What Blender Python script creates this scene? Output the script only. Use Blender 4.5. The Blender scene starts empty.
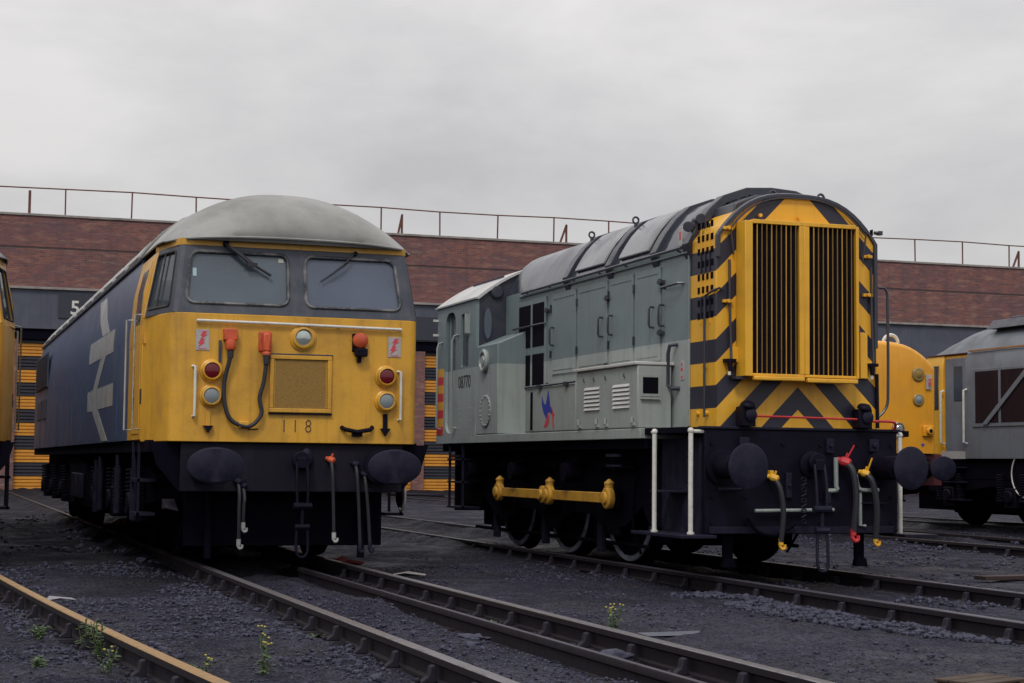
import bpy, bmesh, math, random
from math import sin, cos, pi, radians, sqrt
from mathutils import Vector, Matrix, noise
random.seed(7)
SC = bpy.context.scene
COL = SC.collection
# ------------------------------------------------------------ camera
TH, PITCH, ROLL, F, EYE = .3347, .0724, .0102, 1693.5, 1.033
cd = bpy.data.cameras.new('camera'); cam = bpy.data.objects.new('camera', cd); COL.objects.link(cam)
cd.sensor_width = 36; cd.lens = F / 1024 * 36; cd.clip_end = 3000; cd.clip_start = .05
cam.location = (0, 0, EYE)
cam.rotation_euler = (Matrix.Rotation(-TH, 3, 'Z') @ Matrix.Rotation(pi/2 + PITCH, 3, 'X') @ Matrix.Rotation(ROLL, 3, 'Z')).to_euler()
SC.camera = cam
# ------------------------------------------------------------ world, sun, exposure
SUN_EL, SUN_AZ = radians(52), radians(-150)      # azimuth measured from +Y clockwise
w = bpy.data.worlds.new('World'); SC.world = w; w.use_nodes = True
nt = w.node_tree; nt.nodes.clear()
def N(nt, t, **k):
    n = nt.nodes.new(t)
    for a, v in k.items(): setattr(n, a, v)
    return n
out = N(nt, 'ShaderNodeOutputWorld'); bg = N(nt, 'ShaderNodeBackground'); bg.inputs[1].default_value = .1
sky = N(nt, 'ShaderNodeTexSky', sky_type='NISHITA', sun_disc=False, sun_elevation=SUN_EL, sun_rotation=SUN_AZ, air_density=1., dust_density=2.)
tc = N(nt, 'ShaderNodeTexCoord'); sp = N(nt, 'ShaderNodeSeparateXYZ'); nt.links.new(tc.outputs['Generated'], sp.inputs[0])
mp = N(nt, 'ShaderNodeMapping'); mp.inputs['Scale'].default_value = (1, 1, 2.3); nt.links.new(tc.outputs['Generated'], mp.inputs[0])
n1 = N(nt, 'ShaderNodeTexNoise'); n1.inputs['Scale'].default_value = 3.4; n1.inputs['Detail'].default_value = 9; n1.inputs['Roughness'].default_value = .56
n1.inputs['Distortion'].default_value = .15
nt.links.new(mp.outputs[0], n1.inputs[0])
r1 = N(nt, 'ShaderNodeValToRGB'); r1.color_ramp.elements[0].position = .36; r1.color_ramp.elements[1].position = .66
r1.color_ramp.elements[0].color = (5.15, 5.05, 5.15, 1); r1.color_ramp.elements[1].color = (7.3, 7.1, 7.0, 1)
nt.links.new(n1.outputs[0], r1.inputs[0])
# overcast cloud layer: three times brighter overhead than at the horizon, as a real overcast sky is
mr = N(nt, 'ShaderNodeMapRange'); mr.inputs[1].default_value = .12; mr.inputs[2].default_value = 1; mr.inputs[3].default_value = 1.; mr.inputs[4].default_value = 2.0
nt.links.new(sp.outputs[2], mr.inputs[0])
ml = N(nt, 'ShaderNodeMix', data_type='RGBA', blend_type='MULTIPLY'); ml.inputs[0].default_value = 1
nt.links.new(r1.outputs[0], ml.inputs[6]); nt.links.new(mr.outputs[0], ml.inputs[7])
mx = N(nt, 'ShaderNodeMix', data_type='RGBA'); mx.inputs[0].default_value = .93
nt.links.new(sky.outputs[0], mx.inputs[6]); nt.links.new(ml.outputs[2], mx.inputs[7])
nt.links.new(mx.outputs[2], bg.inputs[0]); nt.links.new(bg.outputs[0], out.inputs[0])
sd = bpy.data.lights.new('sun', 'SUN'); sun = bpy.data.objects.new('sun', sd); COL.objects.link(sun)
sd.energy = 1.3; sd.angle = radians(14); sd.color = (1, .96, .9)
dv = Vector((sin(SUN_AZ) * cos(SUN_EL), cos(SUN_AZ) * cos(SUN_EL), sin(SUN_EL)))
sun.rotation_euler = dv.to_track_quat('Z', 'Y').to_euler(); sun.location = (0, 0, 30)
SC.view_settings.view_transform = 'Standard'; SC.view_settings.look = 'None'
SC.view_settings.exposure = 0; SC.view_settings.gamma = 1

# ------------------------------------------------------------ materials
MATS = {}
def newmat(name):
    m = bpy.data.materials.new(name); m.use_nodes = True; MATS[name] = m
    nt = m.node_tree; b = nt.nodes['Principled BSDF']
    return m, nt, b
def c4(c): return (c[0], c[1], c[2], 1)
def mixc(nt, fac, a, b, blend='MIX'):
    n = N(nt, 'ShaderNodeMix', data_type='RGBA', blend_type=blend)
    for i, v in ((0, fac), (6, a), (7, b)):
        if hasattr(v, 'is_output'): nt.links.new(v, n.inputs[i])
        elif i == 0: n.inputs[0].default_value = v
        else: n.inputs[i].default_value = c4(v)
    return n.outputs[2]
def noise_fac(nt, scale, lo, hi, stretch=(1, 1, 1), detail=5, rough=.6, coord='Object'):
    tc = N(nt, 'ShaderNodeTexCoord'); mp = N(nt, 'ShaderNodeMapping'); mp.inputs['Scale'].default_value = stretch
    nt.links.new(tc.outputs[coord], mp.inputs[0])
    n = N(nt, 'ShaderNodeTexNoise'); n.inputs['Scale'].default_value = scale; n.inputs['Detail'].default_value = detail; n.inputs['Roughness'].default_value = rough
    nt.links.new(mp.outputs[0], n.inputs[0])
    r = N(nt, 'ShaderNodeMapRange'); r.inputs[1].default_value = lo; r.inputs[2].default_value = hi
    nt.links.new(n.outputs[0], r.inputs[0])
    return r.outputs[0]
def mth(nt, op, a, b=None):
    n = N(nt, 'ShaderNodeMath', operation=op)
    for i, v in enumerate((a, b)):
        if v is None: continue
        if hasattr(v, 'is_output'): nt.links.new(v, n.inputs[i])
        else: n.inputs[i].default_value = v
    return n.outputs[0]
def dirty(nt, b, col, dirt, amt, scale, rough, metal, bump, streak=True):
    """weathered paint: blotches, vertical rain streaks, fine speckle"""
    f1 = noise_fac(nt, scale, .45, .75)
    c = mixc(nt, mth(nt, 'MULTIPLY', f1, amt), col, dirt)
    if streak:
        f2 = noise_fac(nt, 9, .52, .8, (1.4, 1.4, .07), 4)
        c = mixc(nt, mth(nt, 'MULTIPLY', f2, amt * .9), c, dirt)
    f3 = noise_fac(nt, 60, .58, .8, detail=2)
    c = mixc(nt, mth(nt, 'MULTIPLY', f3, amt * .8), c, dirt)
    f4 = noise_fac(nt, 26, .70, .73, detail=6, rough=.7); c = mixc(nt, mth(nt, 'MULTIPLY', f4, min(1, amt * 1.6)), c, (dirt[0]*.4, dirt[1]*.35, dirt[2]*.5))
    nt.links.new(c, b.inputs['Base Color'])
    b.inputs['Metallic'].default_value = metal
    rr = N(nt, 'ShaderNodeMapRange'); rr.inputs[3].default_value = max(.05, rough - .1); rr.inputs[4].default_value = min(1, rough + .2)
    nt.links.new(f1, rr.inputs[0]); nt.links.new(rr.outputs[0], b.inputs['Roughness'])
    if bump:
        tc = N(nt, 'ShaderNodeTexCoord'); n = N(nt, 'ShaderNodeTexNoise'); n.inputs['Scale'].default_value = 5; n.inputs['Detail'].default_value = 6
        nt.links.new(tc.outputs['Object'], n.inputs[0])
        bp = N(nt, 'ShaderNodeBump'); bp.inputs['Strength'].default_value = bump; bp.inputs['Distance'].default_value = .02
        nt.links.new(n.outputs[0], bp.inputs['Height']); nt.links.new(bp.outputs[0], b.inputs['Normal'])
    return c
def paint(name, col, rough=.45, dirt=(.05, .04, .035), amt=.35, scale=2.2, metal=0, bump=.12, streak=True, spec=.5):
    m, nt, b = newmat(name); b.inputs['Specular IOR Level'].default_value = spec; dirty(nt, b, col, dirt, amt, scale, rough, metal, bump, streak); return m
def sepz(nt):
    tc = N(nt, 'ShaderNodeTexCoord'); s = N(nt, 'ShaderNodeSeparateXYZ'); nt.links.new(tc.outputs['Object'], s.inputs[0]); return s

YEL = (.67, .355, .035)
BLK = (.0055, .0045, .011)
yellow = paint('yellow_paint', YEL, .42, (.19, .095, .03), .55, 2.0, bump=.2)
yellow2 = paint('fresh_yellow_paint', (.78, .41, .03), .4, (.2, .11, .03), .3, 2.2)
nose_yellow = paint('orange_yellow_paint', (.74, .33, .02), .4, (.2, .1, .03), .25, 2)
rodyel = paint('ochre_paint', (.62, .33, .04), .5, (.1, .06, .03), .5, 5)
black = paint('grimy_black', BLK, .6, (.012, .009, .022), .6, 4, streak=False, spec=.1)
under = paint('oily_black', (.0035, .0028, .008), .85, (.008, .006, .012), .6, 3, streak=False, bump=.3, spec=.05)
bufm = paint('buffer_black', (.011, .011, .025), .6, (.032, .030, .048), .6, 8, streak=False, spec=.15)
skirtm = paint('grimy_skirt', (.006, .006, .014), .7, (.022, .019, .028), .6, 4, spec=.2)
blue = paint('faded_blue_paint', (.050, .083, .168), .42, (.10, .105, .12), .55, 1.3)
bluegrey = paint('grey_blue_surround', (.036, .044, .066), .5, (.11, .11, .125), .55, 5)
logowhite = paint('faded_white', (.42, .42, .42), .5, (.12, .11, .1), .5, 3)
white = paint('white_paint', (.66, .66, .62), .45, (.25, .2, .16), .4, 9)
roofgrey = paint('dirty_grey_roof', (.27, .275, .265), .6, (.1, .095, .085), .65, 1.1, streak=False)
roofdk = paint('sooty_roof', (.10, .10, .105), .6, (.04, .04, .04), .6, 1.5, streak=False)
panelgrey = paint('streaked_roof_panel', (.36, .365, .36), .5, (.12, .11, .10), .7, 3, streak=False)
paleroof = paint('pale_grey_roof', (.50, .50, .49), .38, (.25, .24, .23), .4, 2, streak=False)
darkroof = paint('dark_glossy_roof', (.032, .037, .055), .2, (.10, .10, .12), .3, 1.5, streak=False, bump=.25)
sheen_roof = paint('grey_sheen_roof', (.21, .215, .235), .28, (.10, .10, .11), .6, 1.5, streak=False, bump=.25)  # lighter base colour carries the sky sheen of the roof covers
hoopm = paint('dark_hoop', (.035, .038, .055), .4, (.07, .07, .08), .4, 4, streak=False)
greyup = (.175, .222, .235); greylo = (.335, .375, .365)
def two_tone():
    m, nt, b = newmat('two_tone_grey')
    s = sepz(nt); f = mth(nt, 'GREATER_THAN', s.outputs[2], 2.275)
    c = mixc(nt, f, greylo, greyup)
    f1 = noise_fac(nt, 2.4, .45, .8); f2 = noise_fac(nt, 9, .5, .85, (1.4, 1.4, .07), 4)
    c = mixc(nt, mth(nt, 'MULTIPLY', f1, .32), c, (.11, .11, .1)); c = mixc(nt, mth(nt, 'MULTIPLY', f2, .38), c, (.12, .11, .1)); c = mixc(nt, mth(nt, 'MULTIPLY', noise_fac(nt, 22, .66, .70, detail=6), .6), c, (.05, .035, .03))
    nt.links.new(c, b.inputs['Base Color']); b.inputs['Roughness'].default_value = .4
    tc = N(nt, 'ShaderNodeTexCoord'); n = N(nt, 'ShaderNodeTexNoise'); n.inputs['Scale'].default_value = 3; nt.links.new(tc.outputs['Object'], n.inputs[0])
    bp = N(nt, 'ShaderNodeBump'); bp.inputs['Strength'].default_value = .25; bp.inputs['Distance'].default_value = .02
    nt.links.new(n.outputs[0], bp.inputs['Height']); nt.links.new(bp.outputs[0], b.inputs['Normal'])
    return m
twotone = two_tone()
greylow = paint('light_grey_paint', greylo, .42, (.13, .12, .1), .35, 2.4)
def wasp():
    m, nt, b = newmat('wasp_stripes')
    s = sepz(nt); ax = mth(nt, 'ABSOLUTE', s.outputs[0]); v = mth(nt, 'ADD', s.outputs[2], ax)
    v = mth(nt, 'DIVIDE', mth(nt, 'SUBTRACT', v, 1.585), .435); v = mth(nt, 'FRACT', v)
    f = mth(nt, 'LESS_THAN', v, .5)
    vv = mth(nt, 'ADD', s.outputs[2], ax); nb_ = mth(nt, 'MULTIPLY', mth(nt, 'GREATER_THAN', s.outputs[2], 3.34), mth(nt, 'LESS_THAN', vv, 3.72))
    f = mth(nt, 'MULTIPLY', f, mth(nt, 'SUBTRACT', 1, nb_))
    f1 = noise_fac(nt, 3, .5, .8); f2 = noise_fac(nt, 9, .5, .85, (1.4, 1.4, .07), 4)
    y = mixc(nt, mth(nt, 'MULTIPLY', f1, .35), (.78, .41, .03), (.3, .15, .03)); y = mixc(nt, mth(nt, 'MULTIPLY', f2, .4), y, (.14, .09, .05))
    c = mixc(nt, f, y, (.022, .022, .04)); nt.links.new(c, b.inputs['Base Color']); b.inputs['Roughness'].default_value = .4
    return m
waspm = wasp()
def rear_stripes():
    m, nt, b = newmat('red_yellow_stripes')
    s = sepz(nt); v = mth(nt, 'FRACT', mth(nt, 'DIVIDE', mth(nt, 'SUBTRACT', s.outputs[2], 1.42), .225))
    c = mixc(nt, mth(nt, 'LESS_THAN', v, .5), (.75, .36, .03), (.6, .04, .04)); nt.links.new(c, b.inputs['Base Color']); b.inputs['Roughness'].default_value = .4
    return m
rearstr = rear_stripes()
def simple(name, col, rough=.5, metal=0):
    m, nt, b = newmat(name); b.inputs['Base Color'].default_value = c4(col); b.inputs['Roughness'].default_value = rough; b.inputs['Metallic'].default_value = metal; return m
rubber = simple('black_rubber', (.02, .02, .028), .6)
worn_rubber = paint('worn_gasket', (.03, .034, .045), .6, (.36, .35, .33), .8, 5, streak=False)
steel = paint('worn_steel', (.55, .55, .55), .3, (.1, .08, .07), .5, 12, metal=1, streak=False)
silver = paint('silver_wheel_edge', (.24, .27, .34), .45, (.006, .006, .014), 1, 2.4, streak=False)
rustyorange = paint('orange_socket', (.62, .1, .035), .5, (.1, .04, .03), .5, 12)
redp = paint('red_paint', (.55, .03, .04), .45, (.1, .02, .02), .3, 9)
blackink = simple('black_lettering', (.02, .018, .02), .6)
wornink = paint('worn_lettering', (.03, .022, .02), .6, (.3, .16, .03), .9, 40, streak=False)
redink = simple('red_lettering', (.6, .06, .08), .6)
blueink = simple('blue_lettering', (.03, .05, .35), .5)
platem = paint('enamel_plate', (.42, .42, .42), .4, (.3, .22, .2), .5, 20)
redlens = simple('red_lens', (.12, .006, .012), .15)
greylens = simple('frosted_lens', (.2, .23, .25), .25)
clearlens = simple('lamp_lens', (.45, .5, .48), .12, .6)
brownmesh = paint('brown_mesh', (.27, .155, .030), .7, (.13, .075, .02), .6, 60, streak=False)
def glassm(name, dust, dustcol, tint=(.55, .62, .66)):
    m, nt, b = newmat(name); nt.nodes.remove(b); o = nt.nodes['Material Output']
    tr = N(nt, 'ShaderNodeBsdfTransparent'); tr.inputs[0].default_value = c4(tint)
    df = N(nt, 'ShaderNodeBsdfDiffuse'); df.inputs[0].default_value = c4(dustcol)
    gl = N(nt, 'ShaderNodeBsdfGlossy'); gl.inputs['Roughness'].default_value = .06
    f = noise_fac(nt, 1.2, .2, .8, detail=3)
    mm = mth(nt, 'ADD', mth(nt, 'MULTIPLY', f, dust * .5), dust * .6)
    a = N(nt, 'ShaderNodeMixShader'); nt.links.new(mm, a.inputs[0]); nt.links.new(tr.outputs[0], a.inputs[1]); nt.links.new(df.outputs[0], a.inputs[2])
    fr = N(nt, 'ShaderNodeFresnel'); fr.inputs[0].default_value = 1.5
    c = N(nt, 'ShaderNodeMixShader'); nt.links.new(fr.outputs[0], c.inputs[0]); nt.links.new(a.outputs[0], c.inputs[1]); nt.links.new(gl.outputs[0], c.inputs[2])
    nt.links.new(c.outputs[0], o.inputs[0]); return m
glass = glassm('dusty_windscreen', .62, (.165, .205, .25))
glassb = glassm('blue_windscreen', .62, (.165, .20, .285))
glass2 = glassm('cab_glass', .35, (.2, .24, .28))
interior = simple('cab_interior_paint', (.28, .33, .36), .7)
curtain = paint('blue_blind', (.16, .19, .4), .7, (.1, .12, .25), .6, 8)
desk = simple('dark_desk', (.05, .05, .06), .6)
def brick():
    m, nt, b = newmat('red_brick')
    tc = N(nt, 'ShaderNodeTexCoord'); s = N(nt, 'ShaderNodeSeparateXYZ'); nt.links.new(tc.outputs['Object'], s.inputs[0])
    cb = N(nt, 'ShaderNodeCombineXYZ'); nt.links.new(mth(nt, 'ADD', s.outputs[0], s.outputs[1]), cb.inputs[0]); nt.links.new(s.outputs[2], cb.inputs[1])
    br = N(nt, 'ShaderNodeTexBrick'); nt.links.new(cb.outputs[0], br.inputs[0])
    br.inputs['Color1'].default_value = (.27, .088, .062, 1); br.inputs['Color2'].default_value = (.125, .052, .052, 1); br.inputs['Mortar'].default_value = (.16, .14, .13, 1)
    br.inputs['Scale'].default_value = 1; br.inputs['Mortar Size'].default_value = .009; br.inputs['Brick Width'].default_value = .235; br.inputs['Row Height'].default_value = .078; br.inputs['Mortar Smooth'].default_value = .2; br.inputs['Bias'].default_value = -.1
    f = noise_fac(nt, .55, .35, .7, (1, 1, 1.6)); c = mixc(nt, mth(nt, 'MULTIPLY', f, .75), br.outputs[0], (.12, .07, .09))
    f = noise_fac(nt, 2.2, .52, .7, (.6, .6, 2.6)); c = mixc(nt, mth(nt, 'MULTIPLY', f, .7), c, (.34, .19, .14))
    f = noise_fac(nt, 1.1, .64, .7, (.5, .5, 3)); c = mixc(nt, mth(nt, 'MULTIPLY', f, .55), c, (.27, .24, .16))
    f = noise_fac(nt, .8, .5, .8, (2.2, 2.2, .12)); c = mixc(nt, mth(nt, 'MULTIPLY', f, .5), c, (.05, .035, .045))
    nt.links.new(c, b.inputs['Base Color']); b.inputs['Roughness'].default_value = .85
    bp = N(nt, 'ShaderNodeBump'); bp.inputs['Strength'].default_value = .5; bp.inputs['Distance'].default_value = .01; bp.invert = True
    nt.links.new(br.outputs[1], bp.inputs['Height']); nt.links.new(bp.outputs[0], b.inputs['Normal']); return m
brickm = brick()
brickdark = paint('dark_brick_course', (.07, .045, .045), .85, (.03, .025, .03), .6, 3)
concrete = paint('weathered_concrete', (.3, .28, .26), .85, (.1, .09, .085), .7, 1.2)
beamm = paint('dark_blue_cladding', (.075, .085, .12), .6, (.03, .03, .04), .5, .6)
railrust = paint('rust_red_rail', (.14, .05, .035), .7, (.06, .03, .03), .5, 5)
def shutter():
    m, nt, b = newmat('banded_shutter')
    s = sepz(nt); v = mth(nt, 'FRACT', mth(nt, 'DIVIDE', mth(nt, 'SUBTRACT', s.outputs[2], .93), 1.0))
    f = mth(nt, 'LESS_THAN', v, .47)
    d = noise_fac(nt, 2, .4, .8); y = mixc(nt, mth(nt, 'MULTIPLY', d, .4), (.62, .27, .03), (.25, .12, .04))
    k = mixc(nt, mth(nt, 'MULTIPLY', d, .4), (.022, .022, .035), (.05, .05, .06))
    c = mixc(nt, f, k, y); nt.links.new(c, b.inputs['Base Color']); b.inputs['Roughness'].default_value = .5; return m
shutterm = shutter()
def ground():
    m, nt, b = newmat('oily_ballast_ground')
    c = mixc(nt, noise_fac(nt, .55, .4, .62), (.018, .018, .043), (.005, .0048, .016))
    c = mixc(nt, mth(nt, 'MULTIPLY', noise_fac(nt, 3.2, .5, .7, (1.6, .8, 1)), .8), c, (.062, .063, .100))
    c = mixc(nt, mth(nt, 'MULTIPLY', noise_fac(nt, .9, .58, .7), .6), c, (.042, .032, .030))
    c = mixc(nt, mth(nt, 'MULTIPLY', noise_fac(nt, 24, .42, .62, detail=8, rough=.75), .85), c, (.005, .0045, .012))
    c = mixc(nt, mth(nt, 'MULTIPLY', noise_fac(nt, 70, .56, .72, detail=3), .7), c, (.14, .145, .19))
    s = sepz(nt); oil_shade = None
    dx = mth(nt, 'ABSOLUTE', mth(nt, 'SUBTRACT', s.outputs[0], 5.5)); dy = mth(nt, 'ABSOLUTE', mth(nt, 'SUBTRACT', s.outputs[1], 10.2))
    k = mth(nt, 'MINIMUM', mth(nt, 'SUBTRACT', 1.5, dx), mth(nt, 'MULTIPLY', mth(nt, 'SUBTRACT', 4.0, dy), .5)); k = mth(nt, 'SUBTRACT', k, mth(nt, 'MULTIPLY', noise_fac(nt, .9, .3, .7), .9))
    k = mth(nt, 'MAXIMUM', mth(nt, 'MINIMUM', mth(nt, 'MULTIPLY', k, 1.6), 1), 0)
    dust = mixc(nt, noise_fac(nt, 5, .35, .7, detail=8), (.066, .066, .100), (.040, .033, .040))
    c = mixc(nt, mth(nt, 'MULTIPLY', k, mth(nt, 'MULTIPLY', noise_fac(nt, 14, .25, .6, detail=8), .62)), c, dust)
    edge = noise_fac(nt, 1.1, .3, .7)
    for cx, hw_, y0 in ((3.2, 1.75, 14.6), (7.9, 1.25, 12.4), (14.8, 1.4, 22), (-.3, 1.3, 17), (19.5, 1.5, 8)):  # oil staining plus painted shade beneath and in front of each standing locomotive
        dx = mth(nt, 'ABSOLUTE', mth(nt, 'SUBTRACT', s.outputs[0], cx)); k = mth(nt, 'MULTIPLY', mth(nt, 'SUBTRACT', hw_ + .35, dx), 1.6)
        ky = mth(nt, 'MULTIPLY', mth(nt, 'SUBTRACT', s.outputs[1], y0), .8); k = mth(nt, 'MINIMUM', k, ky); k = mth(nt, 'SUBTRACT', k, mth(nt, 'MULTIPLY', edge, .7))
        k = mth(nt, 'MAXIMUM', mth(nt, 'MINIMUM', k, 1), 0); oil_shade = k if oil_shade is None else mth(nt, 'MAXIMUM', oil_shade, k)
    c = mixc(nt, mth(nt, 'MULTIPLY', oil_shade, .85), c, (.0045, .004, .010))
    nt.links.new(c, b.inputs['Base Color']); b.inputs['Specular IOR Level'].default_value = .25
    rr = N(nt, 'ShaderNodeMapRange'); rr.inputs[3].default_value = .5; rr.inputs[4].default_value = .9
    nt.links.new(noise_fac(nt, 1.3, .35, .6), rr.inputs[0]); nt.links.new(rr.outputs[0], b.inputs['Roughness'])
    tc = N(nt, 'ShaderNodeTexCoord'); prev = None
    for sc, st, di, ty in ((9, .8, .10, 'n'), (26, .9, .05, 'v'), (75, .8, .015, 'n')):
        n = N(nt, 'ShaderNodeTexNoise' if ty == 'n' else 'ShaderNodeTexVoronoi'); n.inputs['Scale'].default_value = sc
        nt.links.new(tc.outputs['Object'], n.inputs[0])
        bp = N(nt, 'ShaderNodeBump'); bp.inputs['Strength'].default_value = st; bp.inputs['Distance'].default_value = di
        nt.links.new(n.outputs[0], bp.inputs['Height'])
        if prev: nt.links.new(prev, bp.inputs['Normal'])
        prev = bp.outputs[0]
    nt.links.new(prev, b.inputs['Normal']); return m
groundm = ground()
stonem = paint('ballast_stone', (.045, .046, .078), .7, (.006, .0055, .013), .95, 11, streak=False, spec=.3)
sleeperm = paint('oily_timber', (.015, .012, .016), .8, (.008, .007, .01), .6, 6, streak=False, spec=.2)
railside = paint('rusty_rail_side', (.017, .013, .018), .75, (.01, .008, .012), .7, 9, streak=False, spec=.25)
railtop = paint('worn_rail_top', (.24, .23, .25), .42, (.05, .04, .045), .75, 7, metal=.6, streak=False)
railtop_warm = paint('ochre_rail_top', (.38, .235, .10), .5, (.12, .08, .05), .6, 12, metal=.3, streak=False)
railtop_dull = paint('dull_rail_top', (.075, .07, .095), .5, (.03, .026, .035), .7, 8, metal=.4, streak=False)
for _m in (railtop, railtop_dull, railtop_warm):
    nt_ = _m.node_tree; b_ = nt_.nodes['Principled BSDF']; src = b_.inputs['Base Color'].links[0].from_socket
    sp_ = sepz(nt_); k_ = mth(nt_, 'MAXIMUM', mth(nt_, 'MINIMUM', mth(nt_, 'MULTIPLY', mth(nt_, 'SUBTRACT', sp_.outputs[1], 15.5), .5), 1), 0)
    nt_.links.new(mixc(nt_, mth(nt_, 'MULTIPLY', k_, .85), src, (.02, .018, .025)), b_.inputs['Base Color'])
chairm = paint('cast_chair', (.02, .018, .028), .75, (.011, .009, .014), .6, 9, streak=False, spec=.25)
leafm = paint('weed_leaf', (.075, .12, .045), .6, (.03, .05, .02), .5, 30, streak=False)
flowerm = simple('yellow_petals', (.42, .36, .07), .6)

# ------------------------------------------------------------ mesh helpers
class MB:
    def __init__(s): s.bm = bmesh.new(); s.mi = 0
    def face(s, vs):
        try: f = s.bm.faces.new(vs); f.material_index = s.mi; return f
        except ValueError: return None
    def box(s, x0, x1, y0, y1, z0, z1, M=None):
        P = [Vector((x, y, z)) for z in (z0, z1) for y in (y0, y1) for x in (x0, x1)]
        if M: P = [M @ p for p in P]
        v = [s.bm.verts.new(p) for p in P]
        for f in ((0, 2, 3, 1), (4, 5, 7, 6), (0, 1, 5, 4), (2, 6, 7, 3), (0, 4, 6, 2), (1, 3, 7, 5)): s.face([v[i] for i in f])
        return s
    def loft(s, rings, cap=True, closed=True):
        R = [[s.bm.verts.new(p) for p in r] for r in rings]
        n = len(R[0])
        for a, b in zip(R, R[1:]):
            for i in range(n if closed else n - 1):
                j = (i + 1) % n; s.face([a[i], a[j], b[j], b[i]])
        if cap: s.face(R[0][::-1]); s.face(R[-1])
        return s
    def prism(s, poly, axis, a, b):
        """poly: 2-D points; axis 'x': (y,z) 'y': (x,z) 'z': (x,y)"""
        def P(p, t): return {'x': (t, p[0], p[1]), 'y': (p[0], t, p[1]), 'z': (p[0], p[1], t)}[axis]
        return s.loft([[Vector(P(p, a)) for p in poly], [Vector(P(p, b)) for p in poly]])
    def cyl(s, p0, p1, r, n=16, r2=None, cap=True):
        p0, p1 = Vector(p0), Vector(p1); q = (p1 - p0).to_track_quat('Z', 'Y'); r2 = r if r2 is None else r2
        ring = lambda c, rr: [c + q @ Vector((cos(2*pi*i/n) * rr, sin(2*pi*i/n) * rr, 0)) for i in range(n)]
        return s.loft([ring(p0, r), ring(p1, r2)], cap)
    def lathe(s, prof, o, d, n=24, sx=1, sz=1, cap=True):
        """prof: (distance along d, radius); sx, sz stretch the section"""
        o = Vector(o); d = Vector(d).normalized(); q = d.to_track_quat('Y', 'Z')
        rings = [[o + d * t + q @ Vector((cos(2*pi*i/n) * r * sx, 0, sin(2*pi*i/n) * r * sz)) for i in range(n)] for t, r in prof]
        return s.loft(rings, cap)
    def tube(s, pts, r, n=8, sub=0):
        pts = [Vector(p) for p in pts]
        if sub:
            o = []
            P = [pts[0]] + pts + [pts[-1]]
            for i in range(1, len(P) - 2):
                for k in range(sub):
                    t = k / sub; a, b, c, d = P[i-1:i+3]
                    o.append(.5 * ((2*b) + (c-a)*t + (2*a-5*b+4*c-d)*t*t + (-a+3*b-3*c+d)*t**3))
            pts = o + [pts[-1]]
        rings = []; up = Vector((0.13, .07, 1)).normalized()
        for i, p in enumerate(pts):
            t = (pts[min(i+1, len(pts)-1)] - pts[max(i-1, 0)]).normalized()
            if abs(t.dot(up)) > .97: up = Vector((1, .1, 0)).normalized()
            x = t.cross(up).normalized(); y = x.cross(t); up = y
            rings.append([p + (x * cos(2*pi*k/n) + y * sin(2*pi*k/n)) * r for k in range(n)])
        return s.loft(rings)
    def sphere(s, c, r, n=10, sc=(1, 1, 1)):
        c = Vector(c); rings = []
        for i in range(1, n):
            a = pi * i / n; rings.append([c + Vector((sin(a)*cos(2*pi*k/n/1.)*r*sc[0], sin(a)*sin(2*pi*k/n)*r*sc[1], -cos(a)*r*sc[2])) for k in range(n)])
        return s.loft(rings)
    def panel(s, corners, holes, t):
        """planar-ish quad (bl, br, tr, tl) with holes given in (u,v); thickness t inwards"""
        bl, br, tr, tl = [Vector(c) for c in corners]
        nrm = (br - bl).cross(tl - bl).normalized()
        m = lambda u, v: (bl*(1-u) + br*u)*(1-v) + (tl*(1-u) + tr*u)*v
        loops = [[(0, 0), (1, 0), (1, 1), (0, 1)]] + holes
        for off in (0, 1):
            es = []; allv = []
            for L in loops:
                vs = [s.bm.verts.new((u, v, 0)) for u, v in L]
                allv += vs
                for i in range(len(vs)): es.append(s.bm.edges.new((vs[i], vs[(i+1) % len(vs)])))
            r = bmesh.ops.triangle_fill(s.bm, use_beauty=True, use_dissolve=False, edges=es)
            fs = [g for g in r['geom'] if isinstance(g, bmesh.types.BMFace)]
            for f in fs: f.material_index = s.mi
            for v in allv: v.co = m(v.co.x, v.co.y) - nrm * (t * off)
            if off == 0: front = allv
            else:
                k = 0
                for L in loops:
                    n = len(L)
                    for i in range(n):
                        a, b = k + i, k + (i+1) % n; s.face([front[a], front[b], allv[b], allv[a]])
                    k += n
        return s
    def build(s, name, mat, parent=None, bevel=0, ang=32, loc=None):
        bm = s.bm; bmesh.ops.recalc_face_normals(bm, faces=bm.faces)
        bm.normal_update()
        for e in bm.edges: e.smooth = len(e.link_faces) == 2 and e.calc_face_angle(0) < radians(ang)
        for f in bm.faces: f.smooth = True
        me = bpy.data.meshes.new(name); bm.to_mesh(me); bm.free()
        for mm in (mat if isinstance(mat, (list, tuple)) else [mat]): me.materials.append(mm)
        o = bpy.data.objects.new(name, me); COL.objects.link(o)
        if parent: o.parent = parent
        if loc: o.location = loc
        if bevel:
            b = o.modifiers.new('bevel', 'BEVEL'); b.width = bevel; b.segments = 2; b.limit_method = 'ANGLE'; b.angle_limit = radians(40); b.harden_normals = False
        return o
def rrect(u0, u1, v0, v1, ru, rv, n=5):
    P = []
    for cx, cy, a0 in ((u1-ru, v0+rv, -90), (u1-ru, v1-rv, 0), (u0+ru, v1-rv, 90), (u0+ru, v0+rv, 180)):
        for i in range(n+1):
            a = radians(a0 + 90*i/n); P.append((cx + ru*cos(a), cy + rv*sin(a)))
    return P
def box(name, mat, parent, x0, x1, y0, y1, z0, z1, bevel=.006):
    return MB().box(x0, x1, y0, y1, z0, z1).build(name, mat, parent, bevel)
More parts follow.
